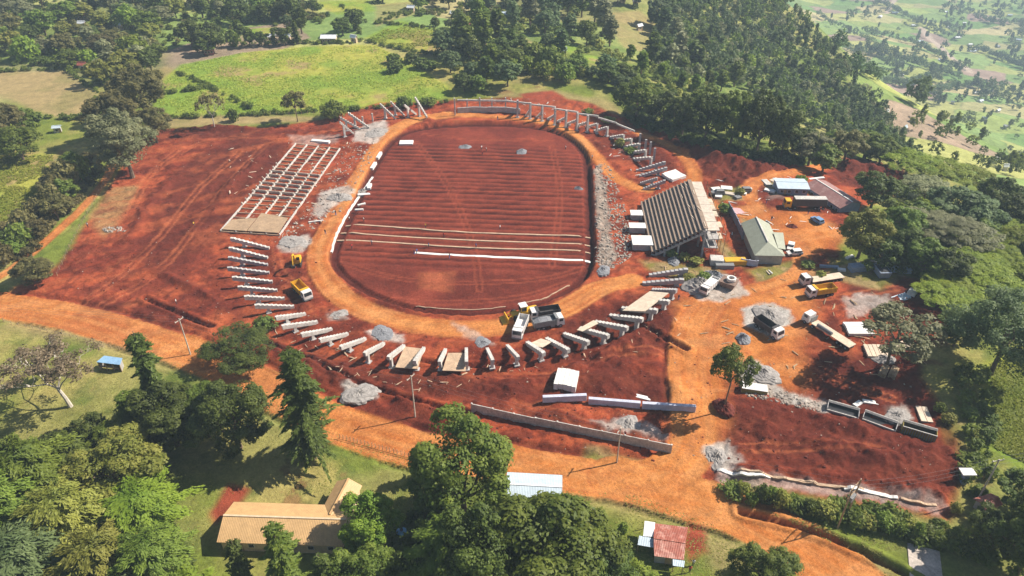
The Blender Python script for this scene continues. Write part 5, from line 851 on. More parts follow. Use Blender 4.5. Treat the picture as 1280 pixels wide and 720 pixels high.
def tipper(front, rear, label, cc, bc, load=None, s=1.0):
    o, L = veh('tipper_truck', label, 'truck', front, rear); m = MB(); m.box((0, 0, .85), (7.6, .95, .3)); m.build('chassis', MSTL, o); cab(o, 1.95, 1.9, 2.4, .7, 2.15, cc)
    x0, x1, w, zb, zt = -3.9, 1.75, 1.22, 1.15, 2.55; m = MB(); m.box(((x0+x1)/2, 0, zb), (x1-x0, 2*w, .14))
    for sgn in (-1, 1): m.box(((x0+x1)/2, sgn*(w-.04), (zb+zt)/2+.07), (x1-x0, .08, zt-zb))
    m.box((x1-.04, 0, (zb+zt)/2+.22), (.08, 2*w-.17, zt-zb+.3)); m.box((x0+.04, 0, (zb+zt)/2), (.08, 2*w-.17, zt-zb-.15))
    for k in range(5):
        for sgn in (-1, 1): m.box((x0+.5+k*1.15, sgn*(w+.04), (zb+zt)/2+.05), (.12, .1, zt-zb-.05))
    b = m.build('tipper_body', bc, o); m = MB(); m.box((x1+.2, 0, zt+.42), (.7, 2*w*.95, .08)); m.build('cab_guard', bc, b)
    if load: m = MB(); m.prism([(x0+.2, zb+.2), (x1-.2, zb+.2), (x1-.3, zb+.9), (x1-2, zb+1.35), (x0+1.5, zb+1.25), (x0+.2, zb+.7)], -w+.12, w-.12, lambda u, ww, t: Vector((u, t, ww))); m.build('load', load, b)
    for x in (2.8, -1.5, -2.75):
        for y in (-1.05, 1.05): wheel(o, x, y, .52, .38)
    m = MB(); m.box((.9, -.95, .75), (1.0, .35, .5)); m.build('fuel_tank', MGR, o); o.scale = (s, s, s); return o
tipper((386,376), (371,361), 'yellow-bodied tipper truck with white cab on the ring road left of the oval', MWP, MYEL); tipper((644,430), (657,399), 'white tipper truck facing the camera below the oval', MWP, MWP); tipper((703,405), (667,411), 'grey tipper truck with white cab, nearest of the group beside the wheel loader', MWP, MGR, MGRAV2)
tipper((664,399), (697,394), 'white-cabbed dark tipper truck behind the grey one near the wheel loader', MWP, MDK); tipper((971,423), (948,407), 'dark-bodied tipper truck with pale dusty cab beside the gravel spread', MWP, MDK); tipper((1012,371), (1037,367), 'yellow-bodied tipper truck with white cab in the work yard', MWP, MYEL)
tipper((879,369), (893,356), 'white cement truck heaped with white bags between the gravel piles', MWP, MWP, MWH, .92)
def flatbed(front, rear, label, cc, deck, ln=12.5, box=None, cargo=False):
    o, L = veh('flatbed_truck', label, 'truck', front, rear); h = ln/2; m = MB(); m.box((-.3, 0, .95), (ln-.8, .9, .34)); m.build('chassis', MSTL, o); cab(o, h-2.0, 2.0, 2.45, .75, 2.2, cc); bd = -1.3
    m = MB(); m.box((bd, 0, 1.24), (ln-3.0, 2.5, .18)); b = m.build('deck', deck, o)
    if box: m = MB(); m.box((bd, 0, 2.45), (ln-3.1, 2.46, 2.2), ch=.12); c = m.build('cargo_body', box, o); m = MB(); m.box((bd, 0, 3.62), (ln-3.2, 2.3, .14), ch=.05); m.build('tarpaulin', MC, c)
    else: m = MB(); m.box((h-2.55, 0, 1.95), (.12, 2.4, 1.3)); m.build('headboard', MGR, b)
    if cargo: m = MB(); m.tube([(-1.6, .9, 1.75), (2.6, .9, 1.75)], .42, 10); tag(m.build('steel_drum', MGR), 'long dark steel tube carried on the flatbed lorry deck', 'tube').matrix_world = Matrix.Translation(o.location)@Matrix.Rotation(o.rotation_euler.z, 4, 'Z')
    for x in (h-1.0, h-3.3, -h+1.1, -h+2.3, -h+3.5):
        for y in (-1.05, 1.05): wheel(o, x, y, .5, .4)
    return o
flatbed((1006,401), (1064,437), 'long flatbed lorry with white cab and empty tan deck below the yellow tipper', MWP, MPLANK, 14, cargo=True); flatbed((994,358), (1058,347), 'white-cabbed flatbed lorry with long tan deck behind the yellow tipper', MWP, MPLANK, 12.5); flatbed((976,258), (1034,262), 'yellow-cabbed lorry with long dark covered body beside the maroon-roofed block', MYEL, MSTL, 13, box=MDK)
def car(front, rear, label, mat, pick=False):
    o, L = veh('parked_car', label, 'car', front, rear); m = MB(); m.prism([(-2.1, .35), (2.1, .35), (2.15, .8), (1.2, 1.0), (-2.15, 1.02)], -.88, .88, lambda u, w, t: Vector((u, t, w))); m.build('body', mat, o); m = MB()
    if pick: m.prism([(-.2, 1.0), (1.1, .98), (.75, 1.6), (-.1, 1.62)], -.8, .8, lambda u, w, t: Vector((u, t, w)))
    else: m.prism([(-2.05, 1.0), (1.15, .98), (.55, 1.62), (-1.75, 1.66)], -.8, .8, lambda u, w, t: Vector((u, t, w)))
    r = m.build('cabin', mat, o); x0 = -.15 if pick else -1.8
    for s in (-1, 1): m = MB(); m.box(((x0+.6)/2, s*.8, 1.33), (.6-x0-.3, .03, .36)); m.build('side_window', MGL, r)
    m = MB(); m.add([(1.17, -.7, 1.04), (1.17, .7, 1.04), (.67, .66, 1.56), (.67, -.66, 1.56)], [(0, 1, 2, 3)]); m.build('windscreen', MGL, r); m = MB(); m.add([(x0-.27, -.7, 1.1), (x0-.27, .7, 1.1), (x0-.05, .66, 1.56), (x0-.05, -.66, 1.56)], [(3, 2, 1, 0)]); m.build('rear_window', MGL, r)
    for x in (1.35, -1.35):
        for y in (-.82, .82): wheel(o, x, y, .36, .24)
    for s in (-1, 1): m = MB(); m.box((2.14, s*.62, .72), (.06, .34, .14)); m.build('headlight', MWH, o)
    return o
car((982,318.5), (1003,318), 'white estate car parked at the near corner of the grey-green building', MWP); car((987,314), (989,306), 'white pickup parked between the grey-green building and the white car', MWP, True); car((1016,274), (1026,281), 'pale blue car parked in the tree shade of the upper yard', MBL); car((893,243), (901,243), 'dusty grey old car among the sheets left of the upper yard', MGR); car((926,240), (934,240), 'dark parked car among the sheets beside the curved track', MGR)
# excavator, wheel loader, mixer plant
o, _ = veh('excavator', 'yellow excavator with raised arm left of the oval', 'excavator', (366,331), (377,330)); 
for s in (-1, 1): m = MB(); m.box((0, s*1.05, .45), (3.4, .55, .85), ch=.3); m.build('track', MTYRE, o)
m = MB(); m.box((0, 0, .75), (1.6, 1.5, .3)); m.box((-.5, 0, 1.5), (2.6, 2.4, 1.1), ch=.15); m.build('body', MYEL, o); m = MB(); m.box((.45, .7, 2.35), (1.3, .95, 1.5), ch=.1); c = m.build('cab', MYEL, o); m = MB(); m.box((1.12, .7, 2.5), (.03, .8, .9)); m.build('windscreen', MGL, c)
m = MB(); m.box((-1.55, 0, 1.5), (.6, 2.3, 1.0), ch=.12); m.build('counterweight', MWH, o); m = MB(); m.tube([(.5, -.2, 1.6), (2.2, -.2, 4.6), (4.0, -.2, 5.2)], [.28, .3, .2], 6); bo = m.build('boom', MYEL, o); m = MB(); m.tube([(4.1, -.2, 5.35), (5.0, -.2, 2.9)], [.22, .14], 6); m.build('stick', MYEL, bo); m = MB(); m.prism([(4.6, 2.9), (5.3, 2.8), (5.2, 2.0), (4.4, 2.1)], -.7, .3, lambda u, w, t: Vector((u, t, w))); m.build('bucket', MSTL, bo); o.rotation_euler.z += 1.35
o, _ = veh('wheel_loader', 'yellow wheel loader standing behind the white tipper truck', 'loader', (641,399), (665,394))
m = MB(); m.box((-1.9, 0, 1.35), (2.8, 1.9, 1.1), ch=.2); m.build('engine_cover', MYEL, o); m = MB(); m.box((1.3, 0, 1.05), (2.2, 1.2, .8), ch=.1); m.build('front_frame', MYEL, o); m = MB(); m.box((-.1, 0, 2.2), (1.4, 1.5, 1.8), ch=.1); c = m.build('cab', MYEL, o); m = MB(); m.box((-.1, 0, 3.16), (1.6, 1.7, .12)); m.build('cab_roof', MWH, c)
for s in (-1, 1): m = MB(); m.box((-.1, s*.76, 2.45), (1.1, .03, .8)); m.build('side_window', MGL, c)
m = MB(); m.box((.62, 0, 2.45), (.03, 1.3, .9)); m.build('windscreen', MGL, c)
for s in (-1, 1): m = MB(); m.tube([(1.2, s*.6, 1.6), (2.9, s*.6, 1.2), (3.7, s*.6, .6)], .16, 5); m.build('lift_arm', MYEL, o)
m = MB(); m.prism([(3.4, .15), (4.7, .1), (4.7, .25), (3.7, .4), (3.6, 1.3), (3.4, 1.3)], -1.4, 1.4, lambda u, w, t: Vector((u, t, w))); m.build('bucket', MYEL, o)
for x in (1.6, -1.7):
    for y in (-1.05, 1.05): wheel(o, x, y, .75, .6)
o.scale = (1.2, 1.2, 1.2)
o, _ = veh('batching_hopper', 'rusty aggregate hopper with a white ring mouth behind the cement truck', 'hopper', (915,360), (905,357)); m = MB(); m.box((0, 0, 1.2), (3.4, 2.8, 1.6), taper=1.25); m.build('bin', flat_mat('rusty_steel', (.20, .13, .10), amt=.3), o)
m = MB(); vs = []; n = 20
for r, z in ((1.2, 2.2), (1.2, 2.9), (.8, 2.9), (.8, 2.3)): vs += [(math.cos(2*math.pi*k/n)*r+.4, math.sin(2*math.pi*k/n)*r+.3, z) for k in range(n)]
m.add(vs, [(j*n+k, j*n+(k+1) % n, (j+1)*n+(k+1) % n, (j+1)*n+k) for j in range(3) for k in range(n)]); m.build('ring_mouth', MWH, o)
for x in (-1.4, 1.4):
    for y in (-1.2, 1.2): m = MB(); m.box((x, y, .2), (.2, .2, 1.2)); m.build('leg', MSTL, o)
o, _ = veh('crusher', 'grey hopper machine with conveyor in the tree shade of the work yard', 'machine', (1095,338), (1106,350)); m = MB(); m.box((0, 0, 1.3), (4, 2.6, 1.9), taper=1.2); m.build('hopper', WBL, o); m = MB(); m.box((0, 0, 2.3), (3.9, 2.5, .1)); m.build('grate', MSTL, o); m = MB(); m.box((3.4, 0, 1.9), (5, .9, .3), ry=.35); m.build('conveyor', MGR, o)
for y in (-1.1, 1.1): wheel(o, -1.2, y, .5, .35)
for i, (x, y, l, w, h, e, mt, lb) in enumerate([(1073,337,5.4,2.4,1.6,(1084,336),WBL,'blue-grey steel box in the tree shade of the work yard'), (1122,339,6.6,2.0,1.2,(1132,340),RBLU,'long grey steel box at the edge of the tree shade'), (1036,334,5,.9,.5,(1044,335),WBL,'low grey pipe bundle left of the steel box'), (1052,338,2,1.2,.5,(1057,338),MWH,'small white block beside the pipe bundle'), (1140,367,2.6,2,.9,(1144,363),MWH,'white tilted tray beside the red spoil right of the yard'), (1127,372,5,2.6,.12,(1134,370),RBLU,'blue-grey sheets lying above the grey-green tree'), (1062,322,3,1.0,.4,(1067,320),MWH,'small white board by the foot of the yellow-green tree'), (963,340,1.8,.3,.2,(965,343),MWH,'thin white bar on the grass below the grey-green building'), (960,341,1.8,.3,.2,(962,344),MPLANK,'thin tan bar on the grass below the grey-green building'), (918,330,6,2.2,1.6,(926,329),MYEL,'dusty yellow skip in the shade behind the grandstand end'), (905,334,5,2,1.2,(912,334),MGR,'grey skip in the shade behind the grandstand end'), (895,329,3.6,3,1.8,(900,329),MC,'white shuttering stack at the near back corner of the grandstand')]):
    lying('steel_box' if h > 1 else 'site_board', 'box' if h > 1 else 'board', x, y, l, w, h, mt, lb, end=e)
for i, (x, y) in enumerate([(885,248), (868,325), (1060,348)]): pass
# ---------------------------------------------------------------- utility poles and wires
def upole(base, h, label, arm=2.4, ang=0.9, two=False):
    p = gp(*base); o = thing('utility_pole', label, 'utility pole', p, ang)
    for x in ((-1.6, 1.6) if two else (0,)): m = MB(); m.tube([(x, 0, -.5), (x, 0, h)], [.17, .11], 8); m.build('pole', MWOOD if two else M_pale, o)
    m = MB(); m.box((0, .14, h-.5), (arm, .12, .16)); a = m.build('crossarm', MWOOD if two else M_pale, o)
    if two: m = MB(); m.box((0, .14, h-2.6), (3.6, .12, .16)); m.build('crossarm', MWOOD, o); m = MB(); m.box((0, 0, h-3.4), (1.6, .8, 1.0)); m.build('platform', MGR, o)
    for x in (-arm*.45, 0, arm*.45): m = MB(); m.tube([(x, .14, h-.45), (x, .14, h-.18)], .06, 6); m.build('insulator', MWH, a)
    return o
poles = [upole((238,443), 10.5, 'slim pale utility pole beside the dirt road at the left', ang=1.1), upole((519,521), 11.5, 'slim pale utility pole in front of the bottom raker frames', ang=1.0), upole((771,578), 9.5, 'pale utility pole before the long grey panel wall', ang=1.0), upole((1052,654), 10.5, 'two-legged dark pole structure in the lower hedge', 4.4, .75, True), upole((1222,625), 11, 'dark utility pole beside the small white-topped tower at the right', ang=.2)]
tops = [Vector(q.location)+Vector((0, 0, h-.2)) for q, h in zip(poles, (10.5, 11.5, 9.5, 10.5, 11))]; tops = [Vector((-190, 150, 10))]+tops+[Vector((175, 110, 9))]
for i in range(len(tops)-1):
    for k, off in enumerate((-1.0, 0, 1.0)):
        a, b = tops[i]+Vector((off*.5, off*.9, 0)), tops[i+1]+Vector((off*.5, off*.9, 0)); m = MB(); m.tube([a.lerp(b, t)-a-Vector((0, 0, 3.2*t*(1-t)*1.6)) for t in np.linspace(0, 1, 9)], .014, 4); w = m.build('power_line', MGR); w.location = a; tag(w, f'thin sagging power line in the {ORD[i]} span from the left', 'wire', f'wires of the {ORD[i]} span')
p = gp(1203,603); o = thing('water_tower', 'small white-topped post tower beside the right pole', 'tower', p); m = MB(); m.box((0, 0, 1.3), (1.0, 1.0, 3.0)); m.build('shaft', WBL, o); m = MB(); m.box((0, 0, 2.95), (2.6, 1.8, .25)); m.build('cap', MWH, o)
ridge_house('small_hut', 'tiny rust-roofed hut in the hedge at the right', gp(1230,636), .3, 4.2, 2.8, 2.0, 2.6, WGY, RRUST, 'hut', windows=1)
MDUSTC = flat_mat('weathered_pad', (.40, .34, .29), amt=.3, scales=(.4, 2.5))
lying('concrete_pad', 'pad', 1156, 706, 7.5, 5.2, .15, MDUSTC, 'cracked pale concrete pad on the grass at the bottom right', end=(1155,696)); ridge_house('small_hut', 'tiny white hut on the green plot at the left edge', gp(73,165), .2, 3.2, 2.6, 2.0, 2.6, MC, RBLU, 'hut', windows=1)
o = thing('blue_water_tank', 'blue water tank behind the bright green tree', 'tank', gp(503,672)); m = MB(); m.tube([(0, 0, -.3), (0, 0, 1.9), (0, 0, 2.15)], [.9, .9, .4], 16); m.build('body', flat_mat('tank_blue', (.15, .33, .55), .4), o); m = MB(); m.tube([(0, 0, 2.15), (0, 0, 2.3)], .3, 10); m.build('lid', MSTL, o)
# ---------------------------------------------------------------- fences
def fence(pp, n, label, h=1.3, name='post_fence'):
    l = gps(pp); d = np.cumsum([0]+[np.hypot(*(l[i+1]-l[i])[:2]) for i in range(len(l)-1)]); o = thing(name, label, 'fence', Vector(l[0])); P = []
    for k in range(n): t = d[-1]*k/(n-1); x, y = np.interp(t, d, l[:, 0]), np.interp(t, d, l[:, 1]); P.append(Vector((x, y, float(hq(x, y))))); m = MB(); m.tube([P[-1]-o.location-Vector((0, 0, .3)), P[-1]-o.location+Vector((.05*math.sin(k*3), 0, h))], .07, 5); m.build('post', MWOOD, o)
    for z in (.5, .95): m = MB(); m.tube([q-o.location+Vector((0, 0, z)) for q in P], .015, 3); m.build('wire', MGR, o)
fence([(425,548),(470,560),(520,574)], 22, 'row of thin wooden fence posts along the top of the sunny lawn'); fence([(5,402),(100,425),(190,444)], 20, 'thin wire fence on the ditch bank beside the dirt road'); fence([(140,212),(120,250),(92,300),(72,345)], 24, 'stake fence along the left edge of the red cutting'); fence([(205,148),(260,146),(330,144),(400,143)], 26, 'stake fence between the crop field and the site'); fence([(1200,470),(1210,510),(1222,560),(1228,600)], 14, 'leaning pale fence along the crop field at the right'); fence([(450,54),(500,62),(545,70)], 14, 'dark fence along the farm track above the crop field')
# ---------------------------------------------------------------- hedges
g_ = RN(31)
for i, t in enumerate(np.linspace(0, 1, 26)):
    x = np.interp(t, [0, .3, .6, 1], [915, 1010, 1110, 1228]); y = np.interp(t, [0, .3, .6, 1], [617, 642, 664, 692]); tree(x+g_.normal()*3, y+g_.normal()*3, 17+15*g_.rand(), 15+9*g_.rand(), 'bush', ['mid', 'yellow', 'mid', 'dark'][i % 4], 'green bush in the hedge below the red spoil at the lower right', 'bushes of the lower hedge', cat='bush', lod=1)
for i, (x, y) in enumerate([(1205,470),(1212,492),(1216,520),(1224,548),(1226,590),(1185,528),(1174,515),(1198,640),(1215,655),(1200,690)]): tree(x+g_.normal()*3, y, 14+8*g_.rand(), 14, 'bush', ['mid', 'yellow'][i % 2], 'green bush along the strip between the red yard and the right crop field', 'bushes beside the right crop field', cat='bush', lod=1)
for i, (x, y) in enumerate([(855,322),(838,318),(870,326),(880,345),(862,347),(905,262),(925,240),(1010,330),(1025,345),(735,140),(760,150),(790,188),(775,180),(1000,226)]): tree(x, y+3, 12+6*g_.rand(), 8+4*g_.rand(), 'bush', ['yellow', 'mid'][i % 2], 'low yellowish shrub on the worked ground', 'low shrubs on the site', cat='shrub', lod=2)
# ---------------------------------------------------------------- people, a few pixels tall, on the pitch and round the site
def person_mesh(name, shirt, trousers, skin, pose):
    J = [(0, 0, .95), (0, 0, 1.2), (0, 0, 1.42), (0, 0, 1.52), (.03, 0, 1.68), (0, .1, .9), (.05*pose, .12, .5), (0-.1*pose, .13, .06), (.12-.1*pose, .13, .03), (0, -.1, .9), (.12*pose, -.12, .5), (.1*pose, -.13, .06), (.22*pose, -.13, .03), (0, .2, 1.4), (.05, .27, 1.13), (.05+.25*pose, .25, .9), (0, -.2, 1.4), (.02, -.27, 1.13), (.05+.15*pose, -.27, .88), (.03, 0, 1.8)]
    E = [(0, 1), (1, 2), (2, 3), (3, 4), (4, 19), (0, 5), (5, 6), (6, 7), (7, 8), (0, 9), (9, 10), (10, 11), (11, 12), (2, 13), (13, 14), (14, 15), (2, 16), (16, 17), (17, 18)]
    R = [.15, .15, .16, .07, .11, .1, .075, .05, .04, .1, .075, .05, .04, .075, .05, .035, .075, .05, .035, .08]
    me = bpy.data.meshes.new(name); me.from_pydata(J, E, []); o = bpy.data.objects.new(name, me); COL.objects.link(o); md = o.modifiers.new('s', 'SKIN'); md.use_smooth_shade = True
    for i, v in enumerate(me.skin_vertices[0].data): v.radius = (R[i], R[i]); v.use_root = i == 0
    sb = o.modifiers.new('d', 'SUBSURF'); sb.levels = 1; dg = bpy.context.evaluated_depsgraph_get(); m2 = bpy.data.meshes.new_from_object(o.evaluated_get(dg)); bpy.data.objects.remove(o)
    for mt in (shirt, trousers, skin): m2.materials.append(mt)
    for p in m2.polygons: z = p.center.z; p.material_index = 1 if z < .98 and abs(p.center.y) < .24 else (2 if z > 1.48 or (abs(p.center.y) > .23 and z < 1.15) else 0)
    m2.name = name; return m2
SK = flat_mat('skin', (.10, .055, .035), .6, amt=0); cols = {'white': (.75, .74, .72), 'red': (.50, .04, .04), 'blue': (.08, .14, .40), 'yellow': (.65, .45, .04), 'dark': (.05, .05, .06)}; CM = {k: flat_mat('cloth_'+k, v, .9, amt=0) for k, v in cols.items()}
PM = {k: person_mesh('person', CM[k], CM['dark' if k != 'dark' else 'blue'], SK, .6) for k in cols}
for x, y, k, lb in [(437,276,'white','person in white at the left kerb of the pitch'), (455,277,'white','person in white among the furrows right of the kerb'), (420,269,'dark','person in dark clothes on the ring road left of the pitch'), (407,293,'dark','person in dark clothes walking down the ring road'), (465,306,'white','person in white beside the lowest thin drain line'), (536,309,'blue','person in blue on the third drain line'), (521,317,'blue','person in blue at the left end of the thick white pipe'), (518,318,'dark','person in dark clothes bending at the pipe end'), (595,310,'blue','person in blue between the drain line and the thick pipe'), (625,287,'white','person in white near the farthest drain line'), (555,297,'red','person in red between the middle drain lines'), (532,285,'yellow','person in yellow on the farthest drain line'), (562,323,'dark','person in dark clothes below the thick white pipe'), (602,187,'white','person in white between the two gravel mounds, left one'), (608,189,'white','person in white between the two gravel mounds, right one'), (603,193,'red','person in red before the gravel mounds'), (622,150,'dark','person standing on the ring road at the far bend'), (243,283,'yellow','person in yellow on the red cutting left of the slab grid'), (221,380,'white','person in white on the red slope above the dirt road'), (110,284,'white','person in white beside the stake fence'), (707,187,'white','person in white at the far right edge of the pit'), (740,199,'white','person in white beside the far right trench'), (958,254,'dark','person in dark clothes on the track by the long block'), (964,276,'dark','person in dark clothes beside the grey-green building'), (975,298,'blue','person in blue at the corner of the porch roof'), (1010,268,'dark','person in the tree shade near the blue car'), (862,715,'red','person in a red top beside the rusty-roofed shed'), (866,707,'white','person with pale cap behind the one in red'), (848,375,'dark','person in dark clothes crossing the work yard'), (440,311,'red','person in red on the near left rim of the pit')]:
    o = bpy.data.objects.new('person', PM[k]); COL.objects.link(o); o.location = gp(x, y); o.rotation_euler = (0, 0, (x*7 % 63)/10); tag(o, lb, 'person')
# ---------------------------------------------------------------- farm houses beyond, and the valley
hg = RN(9)
for x, y, wpx, rf, nm in [(103,24,17,RBRN,'red and white roofed house among the top left trees'), (104,35,10,RWHT,'small white roofed house below the red-roofed one'), (151,37,9,RWHT,'small pale hut in the upper left woodland'), (412,53,20,RWHT,'long pale barn behind the bright crop field'), (341,52,11,RWHT,'white-roofed house in the tree row behind the crop field'), (360,52,9,RWHT,'white-roofed hut beside the dark conifer row'), (443,53,8,RWHT,'tiny white kiosk at the farm track bend'), (514,15,10,RWHT,'white-roofed house on the top farm terrace'), (567,22,8,RWHT,'white hut among the top farm trees'), (573,27,7,RBLU,'blue-roofed hut beside the white one on the top farm'), (627,23,18,RBLU,'long pale blue-roofed house near the top centre'), (646,16,8,RBRN,'small red-roofed hut near the top centre'), (702,69,13,RBLU,'blue-white roofed house on the green slope behind the stadium'), (262,68,13,RWHT,'red-walled shed with white roof beside the crop field'), (799,38,8,RWHT,'little white house on the gum tree hillside'), (703,6,11,RWHT,'pale roofed house at the top edge of the hillside'), (778,3,6,RWHT,'tiny white roof on the top edge, left of two'), (794,7,6,RWHT,'tiny white roof on the top edge, right of two'), (105,88,8,RBRN,'red hut hidden in the upper left trees'), (611,62,9,RBRN,'brown hut among trees behind the stadium wood'), (590,36,8,RBRN,'rusty hut below the top farm')]:
    p = gp(x, y); dz = p.y*ct-(p.z-CAMH)*st; L = max(wpx*dz/FPX, 4); ridge_house('farm_house', nm, p, hg.normal()*.35, L, min(L*.6, 7), 2.6, 3.8, WRD if 'red-walled' in nm else WCR, rf, windows=3 if wpx > 9 else 1)
for i, (x, y, w) in enumerate([(1118,17,9),(1182,16,6),(1196,48,10),(1150,53,8),(1156,56,6),(1212,57,6),(1214,65,11),(1221,63,6),(1176,77,8),(1120,90,9),(1127,95,8),(1247,59,7),(1273,51,7),(1142,33,7),(1184,35,5),(1225,128,9),(1247,140,7),(1107,145,7),(1130,165,7),(1243,205,8),(1255,214,8),(1270,214,7),(1262,202,6),(1220,118,7),(1237,116,6),(1100,22,8),(1205,30,5),(1262,20,6),(1170,90,6),(1190,130,5),(1230,150,7),(1256,160,6)]):
    p = gp(x, y); dz = p.y*ct-(p.z-CAMH)*st; L = w*dz/FPX*.9; ridge_house('valley_house', 'tiny pale-roofed house in the hazy valley at the upper right', p, hg.normal()*.5, L, L*.6, 2.8, 4.2, MC, RWHT if i % 3 else RBLU, windows=0, door=False, group='houses of the valley')
# ---------------------------------------------------------------- plant masses nobody could count
def mass(name, label, P, protos, w0, w1, seed, cat='wood', lift=0):
    """many small crowns as one mesh; P = points on the ground"""
    g = RN(seed); vs = []; ti = []; mat = protos[0].materials[0]; src = []
    for me in protos:
        v = np.empty(len(me.vertices)*3, np.float32); me.vertices.foreach_get('co', v); t = np.empty(len(me.polygons), np.float32); me.attributes['tint'].data.foreach_get('value', t); src.append((v.reshape(-1, 4, 3), t))
    for p in P:
        v, t = src[g.randint(len(src))]; s = w0+(w1-w0)*g.rand(); k = g.choice(len(v), min(len(v), 130), False); a = g.rand()*6.28; R = np.array([[math.cos(a), math.sin(a), 0], [-math.sin(a), math.cos(a), 0], [0, 0, 1]]); q = v[k]; c = q.mean(1, keepdims=True); q = c+(q-c)*1.35
        vs.append((q.reshape(-1, 3)@R)*[s, s, s*(.8+.4*g.rand())]+p+[0, 0, lift]); ti.append(np.clip(t[k]*.4+.75*g.rand()-.1, 0, 1))
    v = np.vstack(vs); f = np.arange(len(v)).reshape(-1, 4); o = quick_mesh(name, v, f, mat); at = o.data.attributes.new('tint', 'FLOAT', 'FACE'); at.data.foreach_set('value', np.concatenate(ti).astype(np.float32)); tag(o, label, cat, kind='stuff'); return o
cr = lambda k, h: [proto(k, v, h, 2)[1] for v in range(3)]
SL = [(800,55),(850,0),(985,0),(1000,25),(1060,90),(1100,140),(1128,188),(1110,195),(1040,175),(1000,150),(930,110),(880,100),(840,110)]
mass('hillside_forest', 'dense blue-green forest covering the steep escarpment slope', gps(scatter(SL, 330, 6.5, 21, 20000)), cr('gum', 'blue')+cr('round', 'blue'), .6, 1.15, 1); mass('hillside_forest', 'mid green forest canopy on the steep escarpment slope', gps(scatter(SL, 300, 6.5, 22, 20000)), cr('round', 'mid')+cr('bush', 'mid'), .55, 1.1, 2)
mass('hillside_forest', 'pale grey-green scrub and trees on the escarpment slope', gps(scatter(SL, 260, 6.5, 24, 20000)), cr('round', 'grey')+cr('bush', 'grey'), .5, 1.0, 4)
mass('edge_forest', 'hazy forest dropping from the plateau edge to the valley', gps(scatter([(1060,150),(1090,150),(1135,195),(1150,212),(1120,215),(1080,190)], 60, 3.3, 23)), cr('round', 'blue')+cr('gum', 'mid'), .6, 1.1, 3)
for nm, poly, n, hu, sd in [('woodland_undergrowth', [(-10,0),(300,0),(640,0),(640,30),(540,20),(440,25),(300,45),(210,62),(190,90),(150,110),(120,105),(70,82),(-10,84)], 330, 'mid', 31), ('woodland_undergrowth', [(-10,0),(300,0),(640,0),(640,20),(440,18),(260,45),(190,80),(130,105),(70,82),(-10,84)], 180, 'olive', 32), ('slope_undergrowth', [(560,40),(640,5),(800,10),(850,60),(900,120),(800,118),(740,100),(690,94),(640,98),(570,100)], 300, 'mid', 33), ('slope_undergrowth', [(560,40),(640,5),(800,10),(850,60),(900,120),(800,118),(740,100),(690,94),(640,98),(570,100)], 170, 'yellow', 34),
    ('edge_undergrowth', [(1100,240),(1140,230),(1290,280),(1290,420),(1200,420),(1150,345),(1080,340)], 240, 'mid', 35), ('edge_undergrowth', [(1130,240),(1290,290),(1290,430),(1200,400),(1150,345)], 320, 'acacia', 36), ('hedge_undergrowth', [(120,190),(128,220),(95,260),(60,305),(20,330),(-10,330),(-10,290),(55,245),(75,215)], 160, 'olive', 37), ('grove_undergrowth', [(-10,640),(60,590),(120,560),(200,600),(240,720),(-10,740)], 220, 'dark', 38), ('grove_undergrowth', [(430,740),(520,620),(650,640),(780,720)], 160, 'dark', 39), ('hedge_undergrowth', [(905,606),(1000,618),(1110,640),(1235,672),(1250,720),(1190,690),(1080,660),(960,630)], 50, 'mid', 40), ('verge_undergrowth', [(1190,450),(1235,470),(1245,600),(1225,640),(1200,600),(1208,540)], 45, 'mid', 41), ('bank_undergrowth', [(780,140),(840,155),(880,168),(960,192),(1010,200),(1000,208),(940,200),(850,178),(790,158)], 260, 'dark', 42)]:
    mass(nm, {'mid': 'mixed green', 'olive': 'olive brown', 'yellow': 'yellow-green', 'dark': 'dark green', 'acacia': 'lime green'}[hu]+' undergrowth '+{31: 'among the top left trees', 32: 'between the top left farms', 33: 'on the slope behind the stadium', 34: 'in the clearings behind the stadium', 35: 'under the wood along the plateau edge', 36: 'in the sunny gaps of the plateau wood', 37: 'along the red path hedge', 38: 'under the lower left grove', 39: 'under the bottom bushy trees', 40: 'along the lower hedge', 41: 'beside the right crop field', 42: 'on the bank below the dark tree row'}[sd], gps(scatter(poly, n, 3.2, sd % 40 if sd < 40 else sd, 20000)), cr('bush', hu), .25 if sd > 36 else .35, .6 if sd > 36 else .85, sd, 'undergrowth')
VL = [(1010,0),(1290,0),(1290,225),(1200,215),(1150,190),(1110,140),(1060,80)]
vp = scatter(VL, 900, 2.5, 50, 9000); g_ = RN(51); vp = [q for q in vp if vnoise(q[0]/26, q[1]/11) > .54 or g_.rand() < .08]; vq = [q for q in vp if q[1] > 135 and g_.rand() < .5]; vp = [q for q in vp if q[1] <= 135]; mass('valley_trees', 'scattered hazy trees and hedges over the valley farmland', gps(vp), cr('round', 'blue')+cr('gum', 'blue'), 1.0, 2.0, 52); mass('valley_trees', 'scattered trees over the nearer valley slope at the right edge', gps(vq), cr('round', 'mid')+cr('gum', 'blue'), .55, 1.1, 55)
vl = []
for pp in [[(1020,20),(1100,60),(1200,100)],[(1040,60),(1120,75),(1190,95)],[(1150,120),(1210,108),(1290,120)],[(1060,90),(1130,110),(1160,100)],[(1220,62),(1250,75),(1290,90)],[(1090,0),(1130,20),(1180,45)],[(1200,10),(1240,30),(1290,30)],[(1080,40),(1140,55),(1180,75)]]:
    for a, b in zip(pp[:-1], pp[1:]): vl += [(a[0]+(b[0]-a[0])*t+g_.normal()*1.2, a[1]+(b[1]-a[1])*t+g_.normal()*.6) for t in np.linspace(0, 1, 26)]
fl_ = []
